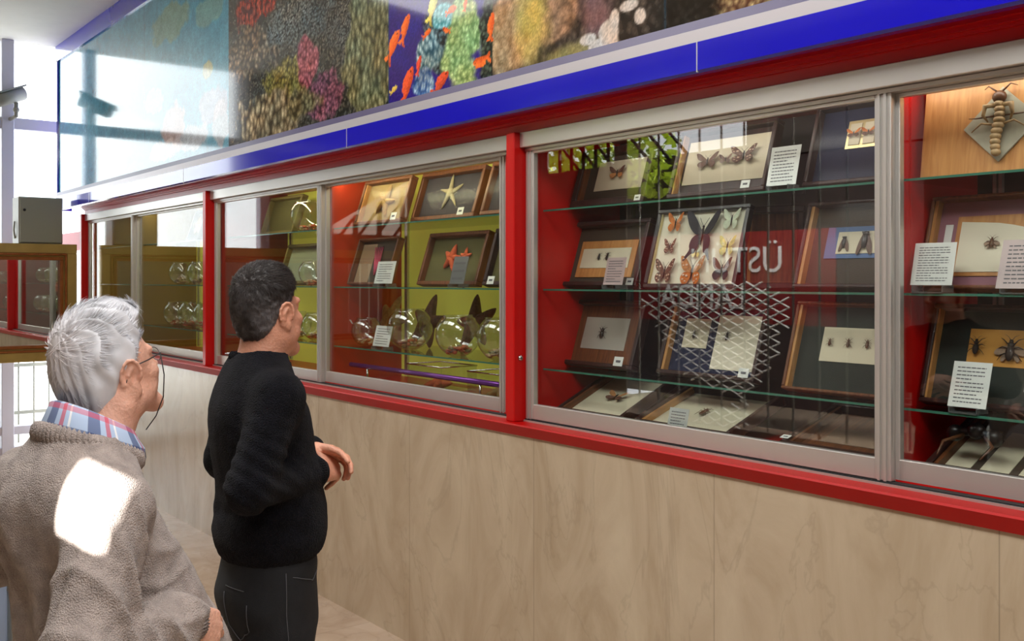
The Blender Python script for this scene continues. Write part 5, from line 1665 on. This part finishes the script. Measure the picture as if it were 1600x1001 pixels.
    for s, dy in ((1, 0.01), (-1, 0.03)):
        v.add(d_cone(P, (0.070 * s, 0.008, 0.88), (0.082 * s, dy, 0.48), 0.080, 0.060), 0.02)
        v.add(d_cone(P, (0.095 * s, dy, 0.48), (0.10 * s, dy - 0.03, 0.08), 0.066, 0.056), 0.02)
    jv, jf = v.mesh()
    n = vnormals(jv, jf); jv = (jv + n * (0.004 * noise3(jv * np.array([14, 14, 22]), 4))[:, None]).astype(np.float32)
    jo = put('jeans', (jv, jf), M_JEAN, T)
    from mathutils.bvhtree import BVHTree
    bvh = BVHTree.FromPolygons([Vector(q) for q in jv.tolist()], jf.tolist())
    def stitch(pts, nm):
        out = []
        for i in range(len(pts) - 1):
            for t in np.linspace(0, 1, 7)[:-1]:
                p = Vector(pts[i]).lerp(Vector(pts[i + 1]), t)
                hit = bvh.find_nearest(p)
                out.append(hit[0] + hit[1] * 0.0010)
        mb = MB(); mb.tube(out, 0.0011, M_STITCH, 5); mb.build(nm, jo)
    stitch([(0.05, -0.15, 1.02), (0.15, -0.11, 1.015)], 'pocket_stitching'); stitch([(0.05, -0.15, 1.0), (0.055, -0.15, 0.90), (0.10, -0.15, 0.87), (0.145, -0.12, 0.90), (0.15, -0.11, 1.0)], 'pocket_stitching')
    stitch([(0.18, 0.0, 1.05), (0.185, 0.0, 0.9), (0.18, 0.0, 0.75), (0.17, 0, 0.6)], 'side_seam')
    stitch([(0.165, 0.02, 1.035), (0.13, 0.09, 1.01), (0.10, 0.12, 1.03)], 'pocket_stitching')
    shoe(T, 0.10, 0.02, 0, M_SHOE); shoe(T, -0.10, 0.06, 0.1, M_SHOE)
    d = Vector((0.80, 0.45, -0.02)).normalized()
    Mx = frame_m(Vector(wrl) + d * 0.012, d.orthogonal(), d)
    ribbed_ring('bracelet', T, mat('white_bracelet', (220, 220, 216), 0.4), (0, 0, 0), 0.0255, 0.0255, lambda a: 0, 0.0016, 20, Mx=Mx, amp=0.0003)
    return T
M_STITCH = mat('grey_thread', (84, 84, 88), 0.8)
person_black()
# ================================================================== white-haired man in the grey-brown sweater
def person_old():
    T = thing('person', 'white-haired person with glasses in a grey-brown knitted sweater over a plaid collar', 'person', (-1.985, -1.975, 0), (0, 0, math.radians(15)))
    Mh = Matrix.Translation((-0.020, 0.040, 1.537)) @ Matrix.Rotation(math.radians(8), 4, 'Z') @ Matrix.Rotation(math.radians(17), 4, 'X') @ Matrix.Scale(0.91, 4)
    v, P = head_vol(Mh, 0.0026, wide=1.02, old=True)
    v.add(d_cone(v.P, (0.0, 0.030, 1.475), (0.0, -0.025, 1.36), 0.056, 0.066), 0.03)
    for s in (-1, 1):
        v.add(d_cone(v.P, (0.045 * s, 0.03, 1.475), (0.02 * s, 0.04, 1.37), 0.014, 0.012), 0.012)
    head = v.mesh()
    sh, el, wr = (0.150, -0.060, 1.320), (0.240, -0.165, 1.095), (0.198, 0.058, 1.096)
    shl, ell, wrl = (-0.150, -0.060, 1.320), (-0.212, -0.09, 1.19), (-0.185, 0.10, 1.13)
    MR = frame_m(wr, (-0.22, 0.80, -0.50), (0.85, 0.30, 0.35))
    ML = frame_m(wrl, (0.55, 0.75, -0.25), (-0.6, 0.6, 0.4))
    hr = hand_mesh(MR, -1, curls=(0.45, 0.5, 0.55, 0.6), thumb=0.4, sc_=1.03)
    hl = hand_mesh(ML, 1, curls=(0.5, 0.5, 0.5, 0.5), thumb=0.4)
    body = coarse_body([(sh, el, 0.045, 0.038), (el, wr, 0.036, 0.026), (shl, ell, 0.045, 0.038), (ell, wrl, 0.036, 0.026)],
                       [((0.09, -0.01, 0.85), (0.10, 0, 0.48), 0.06, 0.045), ((0.10, 0, 0.48), (0.11, -0.01, 0.07), 0.045, 0.034), ((-0.09, -0.01, 0.85), (-0.10, 0.03, 0.48), 0.06, 0.045), ((-0.10, 0.03, 0.48), (-0.11, 0.02, 0.07), 0.045, 0.034)],
                       [(0.80, 0, 0.02, 0.12, 0.08), (1.0, 0, 0.06, 0.13, 0.11), (1.2, 0, -0.01, 0.12, 0.09), (1.34, 0, -0.05, 0.11, 0.07), (1.40, 0, -0.04, 0.06, 0.05)])
    put('body', join_np([body, head, hr, hl]), M_SKIN1, T)
    # hair
    v.V = d_ell(P, (0, -0.020, 0.046), (0.084, 0.103, 0.100))
    v.add(d_ell(P, (0, 0.006, 0.116), (0.060, 0.070, 0.046)), 0.03)
    v.add(d_ell(P, (0, -0.074, -0.020), (0.062, 0.040, 0.074)), 0.03)
    v.add(d_ell(P, (0.0, 0.062, 0.108), (0.046, 0.030, 0.022)), 0.02)
    yh = np.interp(P[..., 2], [-0.10, -0.04, -0.015, 0.02, 0.05, 0.09, 0.16], [-0.050, -0.032, -0.002, 0.022, 0.045, 0.086, 0.105])
    v.inter((P[..., 1] - yh) * 0.8, 0.012); v.inter(-(P[..., 2] + 0.098), 0.01)
    hv, hf = v.mesh()
    Ih = np.array(Mh.inverted()); toh = lambda p: p @ Ih[:3, :3].T + Ih[:3, 3]
    R3 = np.array(Mh.to_3x3().normalized())
    crown = np.array([-0.005, -0.085, 0.085])
    q = toh(hv); nn = vnormals(hv, hf)
    dd = q - crown; az = np.arctan2(dd[:, 0], dd[:, 1]); 
    lock = 0.0028 * np.sin(az * 16 + 3 * noise3(q * 18, 2)) * np.clip(np.linalg.norm(dd, axis=1) / 0.08, 0, 1)
    hv = (hv + nn * (lock + 0.003 * noise3(q * 26, 6))[:, None]).astype(np.float32)
    def tint(p):
        q = toh(p)
        base = np.tile(np.array([0.84, 0.85, 0.89]), (len(p), 1))
        c = np.exp(-(np.linalg.norm(q - crown, axis=1) / 0.045) ** 2)[:, None]
        base = base * (1 - c * 0.6) + np.array([0.60, 0.44, 0.36]) * c * 0.6
        low = np.clip((0.02 - q[:, 2]) / 0.10, 0, 1)[:, None]
        base = base * (1 - 0.35 * low) + np.array([0.40, 0.38, 0.37]) * 0.35 * low
        g = np.clip(noise3(q * np.array([40, 40, 40]), 12), 0, 1)[:, None]
        return base * (1 - 0.35 * g)
    ho = np_mesh('hair', hv, hf, [M_HAIRW], True, np.clip(tint(hv) * 0.85, 0, 1)); ho.parent = T
    def flow(p, n):
        q = toh(p); d = q - crown
        d /= np.linalg.norm(d, axis=1, keepdims=True)
        d[:, 2] -= np.clip((0.06 - q[:, 2]) / 0.06, 0, 1) * 0.9
        top = (q[:, 2] > 0.10) & (q[:, 1] > 0)
        d[:, 2] += np.where(top, 0.25, 0)
        ang = 0.35 * noise3(q * 22, 4)
        d = d + np.cross(d, np.array(n)) * ang[:, None]
        return d @ R3.T
    strands('hair_strands', hv, hf, 15000, lambda p: 0.025 + 0.010 * (toh(p)[:, 2] > 0.09), flow, ho, [M_HAIRW], r=0.00075, lift=0.03, seed=7, tint=tint, segs=4, curl=0.65, jitter=0.07)
    # spectacles with cord
    MG = Mh
    mb = MB(); M_RIM = mat('thin_grey_metal_rim', (96, 92, 92), 0.3, 0.8)
    for s in (-1, 1):
        pts = [(0.034 * s + 0.021 * math.cos(a), 0.104 - 0.10 * abs(0.034 * s + 0.021 * math.cos(a)) ** 1.5 * 8, 0.010 + 0.015 * math.sin(a)) for a in np.linspace(0, 2 * math.pi, 25)]
        mb.tube(pts, 0.0011, M_RIM, 6, M=MG)
        mb.tube([(0.055 * s, 0.094, 0.016), (0.068 * s, 0.084, 0.019), (0.080 * s, 0.040, 0.020), (0.085 * s, 0.0, 0.022), (0.083 * s, -0.018, 0.014), (0.080 * s, -0.028, -0.006)], 0.0015, M_RIM, 6, M=MG)
    mb.tube([(-0.013, 0.102, 0.012), (0, 0.108, 0.015), (0.013, 0.102, 0.012)], 0.0012, M_RIM, 6, M=MG)
    gl = mb.build('spectacles', T)
    mb = MB()
    for s in (-1, 1):
        mb = MB()
        pts = [(0.034 * s + 0.020 * math.cos(a), 0.014 * math.sin(a) + 0.010) for a in np.linspace(0, 2 * math.pi, 21)[:-1]]
        fan(mb, pts, 0.001, M_FGLASS, MG @ Matrix.Translation((0, 0.096, 0)))
        mb.build('lens', gl)
    mb = MB(); mb.tube([(0.068, 0.084, 0.018), (0.070, 0.078, -0.03), (0.070, 0.062, -0.075), (0.067, 0.034, -0.108), (0.062, 0.004, -0.128)], 0.0013, M_BLACK, 6, M=MG)
    mb.build('cord', gl)
    # sweater
    v = Vol((-0.38, -0.36, 0.86), (0.38, 0.32, 1.46), 0.0066); P = v.P
    secs = smooth_secs([(0.88, 0, 0.070, 0.190, 0.185), (0.95, 0, 0.070, 0.190, 0.195), (1.03, 0, 0.055, 0.185, 0.185), (1.10, 0, 0.030, 0.176, 0.166), (1.18, 0, 0.006, 0.168, 0.145),
                        (1.26, 0, -0.032, 0.166, 0.127), (1.32, 0, -0.048, 0.158, 0.114), (1.37, 0, -0.046, 0.128, 0.098), (1.405, 0, -0.038, 0.094, 0.086), (1.44, 0, -0.028, 0.076, 0.078)])
    v.V = d_loft(P, secs)
    v.add(d_ell(P, (0, -0.105, 1.29), (0.12, 0.050, 0.10)), 0.04)
    for s, (a, b, c) in ((1, (sh, el, wr)), (-1, (shl, ell, wrl))):
        v.add(d_cone(P, (0.06 * s, -0.050, 1.368), (a[0], a[1], a[2] + 0.004), 0.052, 0.060), 0.05)
        v.add(d_cone(P, a, b, 0.066, 0.070), 0.028)
        w = tuple(b[i] + (c[i] - b[i]) * 0.90 for i in range(3))
        v.add(d_cone(P, b, w, 0.068, 0.054), 0.018)
        v.add(d_cone(P, tuple(b[i] + (c[i] - b[i]) * 0.86 for i in range(3)), tuple(b[i] + (c[i] - b[i]) * 1.0 for i in range(3)), 0.046, 0.042), 0.008)
    v.sub(d_cone(P, (0, 0.01, 1.53), (0, -0.018, 1.415), 0.072, 0.066), 0.008)
    sv, sf = v.mesh(); n = vnormals(sv, sf)
    gauss = lambda c, r: np.exp(-(np.linalg.norm(sv - np.array(c), axis=1) / r) ** 2)
    # drapery: folds hanging from shoulder over the back, bunched sleeve at elbow and cuff
    wob = noise3(sv * 7, 1)
    back = np.clip(-(sv[:, 1] + 0.02) / 0.06, 0, 1) * np.clip((1.36 - sv[:, 2]) / 0.1, 0, 1) * (np.abs(sv[:, 0]) < 0.21)
    f_back = 0.007 * back * np.sin(sv[:, 0] * 62 + sv[:, 2] * 10 + wob * 2.2)
    m = gauss(((el[0] + wr[0]) / 2 + 0.02, (el[1] + wr[1]) / 2 - 0.02, 1.13), 0.15)
    ridge = lambda t: (1 - np.abs(np.sin(t))) ** 1.6
    ax = np.array(wr) - np.array(el); ax /= np.linalg.norm(ax)
    f_sl = 0.022 * m * (ridge((sv - np.array(el)) @ ax * 42 + wob * 2.4 + sv[:, 2] * 16) - 0.35)
    m2 = gauss((sh[0] + 0.02, sh[1] - 0.08, 1.22), 0.12)
    ax2 = np.array(el) - np.array(sh); ax2 /= np.linalg.norm(ax2)
    f_up = 0.010 * m2 * (ridge(sv[:, 0] * 40 + sv[:, 1] * 26 + wob * 2.4) - 0.3)
    m3 = gauss((0.20, 0.02, 1.17), 0.10)
    f_belly = 0.010 * m3 * (ridge(sv[:, 2] * 58 + sv[:, 1] * 18 + wob * 2) - 0.3)
    gen = 0.004 * noise3(sv * 13, 5) + 0.0012 * noise3(sv * 80, 6)
    sv = (sv + n * (f_back + f_sl + f_up + f_belly + gen)[:, None]).astype(np.float32)
    so = put('sweater', (relax(sv, sf, 1, 0.4).astype(np.float32), sf), M_KNIT1, T)
    # fuzz on the wool
    st = strands('wool_fuzz', sv, sf, 12000, 0.006, lambda p, n: np.random.default_rng(2).normal(0, 1, p.shape), so, [attr_mat('wool_fibre', 0.9)], r=0.00022, lift=1.6, seed=9, tint=lambda p: np.tile(np.array([0.30, 0.24, 0.20]), (len(p), 1)), segs=2)
    st['kind'] = 'stuff'
    zc = lambda a: -0.036 * math.sin(a)
    ribbed_ring('neckband', so, M_KNIT1, (0, -0.016, 1.405), 0.086, 0.090, zc, 0.011, 64, tall=1.7, amp=0.0020)
    d = (Vector(wr) - Vector(el)).normalized(); Mx = frame_m(Vector(el).lerp(Vector(wr), 0.95), d.orthogonal(), d)
    ribbed_ring('cuff', so, M_KNIT1, (0, 0, 0), 0.037, 0.037, lambda a: 0, 0.008, 40, tall=3.4, Mx=Mx, amp=0.0022)
    # shirt collar, folded over, plaid
    V = []; F = []; UV = []
    n = 72; prof = [(-0.006, 0.040), (-0.003, 0.048), (0.003, 0.047), (0.010, 0.030), (0.018, 0.012), (0.020, -0.004), (0.014, -0.004), (0.004, 0.010), (-0.006, 0.010)]
    gap = math.radians(14)
    for i in range(n + 1):
        a = math.pi / 2 + gap + (2 * math.pi - 2 * gap) * i / n
        ext = 1 + 0.35 * (abs(i / n - 0.5) * 2) ** 4
        for (dr, dz) in prof:
            V.append(((0.068 + dr * ext) * math.cos(a), -0.008 + (0.072 + dr * ext) * math.sin(a), 1.412 + zc(a) * 1.05 + dz * (1 if dz > 0.02 else ext)))
    k = len(prof)
    for i in range(n):
        for j in range(k):
            F.append((i * k + j, i * k + (j + 1) % k, (i + 1) * k + (j + 1) % k, (i + 1) * k + j))
    co = put('shirt_collar', (np.array(V, dtype=np.float32), np.array(F)), M_PLAID, T)
    uv = co.data.uv_layers.new(name='plaid')
    vi = np.zeros(len(co.data.loops), dtype=np.int32); co.data.loops.foreach_get('vertex_index', vi)
    U = np.stack([(vi // k) / n * 0.45, (vi % k) * 0.011], -1); uv.data.foreach_set('uv', U.astype(np.float32).ravel())
    # trousers, shoes
    v = Vol((-0.26, -0.22, 0.03), (0.26, 0.24, 0.98), 0.013); P = v.P
    v.V = d_loft(P, [(0.80, 0, -0.01, 0.18, 0.135), (0.97, 0, 0.01, 0.19, 0.16)])
    for s, dy in ((1, 0.0), (-1, 0.03)):
        v.add(d_cone(P, (0.09 * s, 0.0, 0.84), (0.10 * s, dy, 0.46), 0.10, 0.074), 0.02); v.add(d_cone(P, (0.10 * s, dy, 0.46), (0.11 * s, dy - 0.02, 0.08), 0.074, 0.062), 0.02)
    put('trousers', v.mesh(), M_TROU, T)
    shoe(T, 0.11, 0.03, -0.1, M_SHOE); shoe(T, -0.11, 0.06, 0.1, M_SHOE)
    return T
def plaid():
    m = mat('plaid_cotton', (196, 212, 232), 0.8)
    nt = m.node_tree; N, L = nt.nodes, nt.links; b = N['Principled BSDF']
    uv = N.new('ShaderNodeUVMap'); uv.uv_map = 'plaid'
    sx = N.new('ShaderNodeSeparateXYZ'); L.new(uv.outputs[0], sx.inputs[0])
    cur = None
    def stripe(axis, period, width, off, colr, fac, prev):
        a = N.new('ShaderNodeMath'); a.operation = 'MULTIPLY_ADD'; a.inputs[1].default_value = 1 / period; a.inputs[2].default_value = 10 + off
        L.new(sx.outputs[axis], a.inputs[0])
        f = N.new('ShaderNodeMath'); f.operation = 'FRACT'; L.new(a.outputs[0], f.inputs[0])
        l = N.new('ShaderNodeMath'); l.operation = 'LESS_THAN'; l.inputs[1].default_value = width; L.new(f.outputs[0], l.inputs[0])
        s = N.new('ShaderNodeMath'); s.operation = 'MULTIPLY'; s.inputs[1].default_value = fac; L.new(l.outputs[0], s.inputs[0])
        x = N.new('ShaderNodeMix'); x.data_type = 'RGBA'; L.new(s.outputs[0], x.inputs[0]); x.inputs[7].default_value = srgb(*colr)
        if prev is None: x.inputs[6].default_value = srgb(186, 206, 234)
        else: L.new(prev.outputs[2], x.inputs[6])
        return x
    for spec in ((0, 0.075, 0.26, 0.0, (44, 62, 120), 0.7), (0, 0.075, 0.10, 0.62, (210, 60, 78), 0.7), (0, 0.075, 0.05, 0.42, (250, 250, 250), 0.9),
                 (1, 0.05, 0.22, 0.1, (44, 62, 120), 0.6), (1, 0.05, 0.12, 0.55, (210, 60, 78), 0.55), (1, 0.05, 0.06, 0.8, (250, 250, 250), 0.8)):
        cur = stripe(*spec, cur)
    L.new(cur.outputs[2], b.inputs['Base Color'])
    return m
M_PLAID = plaid()
person_old()

# walking frame he stands at: grey tube with a pale blue panel, lower left corner
gx_, gy_ = -1.93, -2.24
wf = thing('walking_frame', 'grey metal tube stand with a pale blue panel in the lower left corner', 'stand', (0, 0, 0))
def gp(px, d, z):
    r_ = (px - 800) / F_PX * d
    return Vector((-CT * d + ST * r_, ST * d + CT * r_ + CAM_Y, z))
a = gp(21, 2.25, 0.0); b_ = gp(-150, 2.12, 0.0); c_ = gp(-230, 2.5, 0.0); d_ = gp(-60, 2.6, 0.0)
for q in (a, b_, c_, d_):
    mb = MB(); mb.tube([(q.x, q.y, 0.012), (q.x, q.y, 1.02)], 0.0125, mat('satin_tube', (150, 152, 148), 0.3, 0.8), 16)
    mb.tube([(q.x, q.y, 1.02), (q.x, q.y, 1.04)], [0.014, 0.013], M_GREYM, 16); mb.tube([(q.x, q.y, 1.04), (q.x, q.y, 1.075)], 0.005, M_STEEL, 10); mb.build('post', wf)
    mb = MB(); mb.tube([(q.x, q.y, 0.0), (q.x, q.y, 0.03)], 0.018, M_RUBBER, 14); mb.build('foot', wf)
for p, q in ((a, b_), (b_, c_), (c_, d_), (a, d_)):
    mb = MB()
    for z in (1.075, 0.3):
        mb.tube([(p.x, p.y, z), (q.x, q.y, z)], 0.008, M_GREYM, 10)
    mb.build('rail', wf)
mb = MB()
dv = (b_ - a)
mb.add([(a.x, a.y, 0.35), (b_.x, b_.y, 0.35), (b_.x, b_.y, 1.05), (a.x, a.y, 1.05), (a.x, a.y + 0.004, 0.35), (b_.x, b_.y + 0.004, 0.35), (b_.x, b_.y + 0.004, 1.05), (a.x, a.y + 0.004, 1.05)],
       [(0, 1, 2, 3), (7, 6, 5, 4), (0, 3, 7, 4), (1, 5, 6, 2), (3, 2, 6, 7), (0, 4, 5, 1)], mat('pale_blue_panel', (176, 196, 226), 0.4))
mb.build('panel', wf)
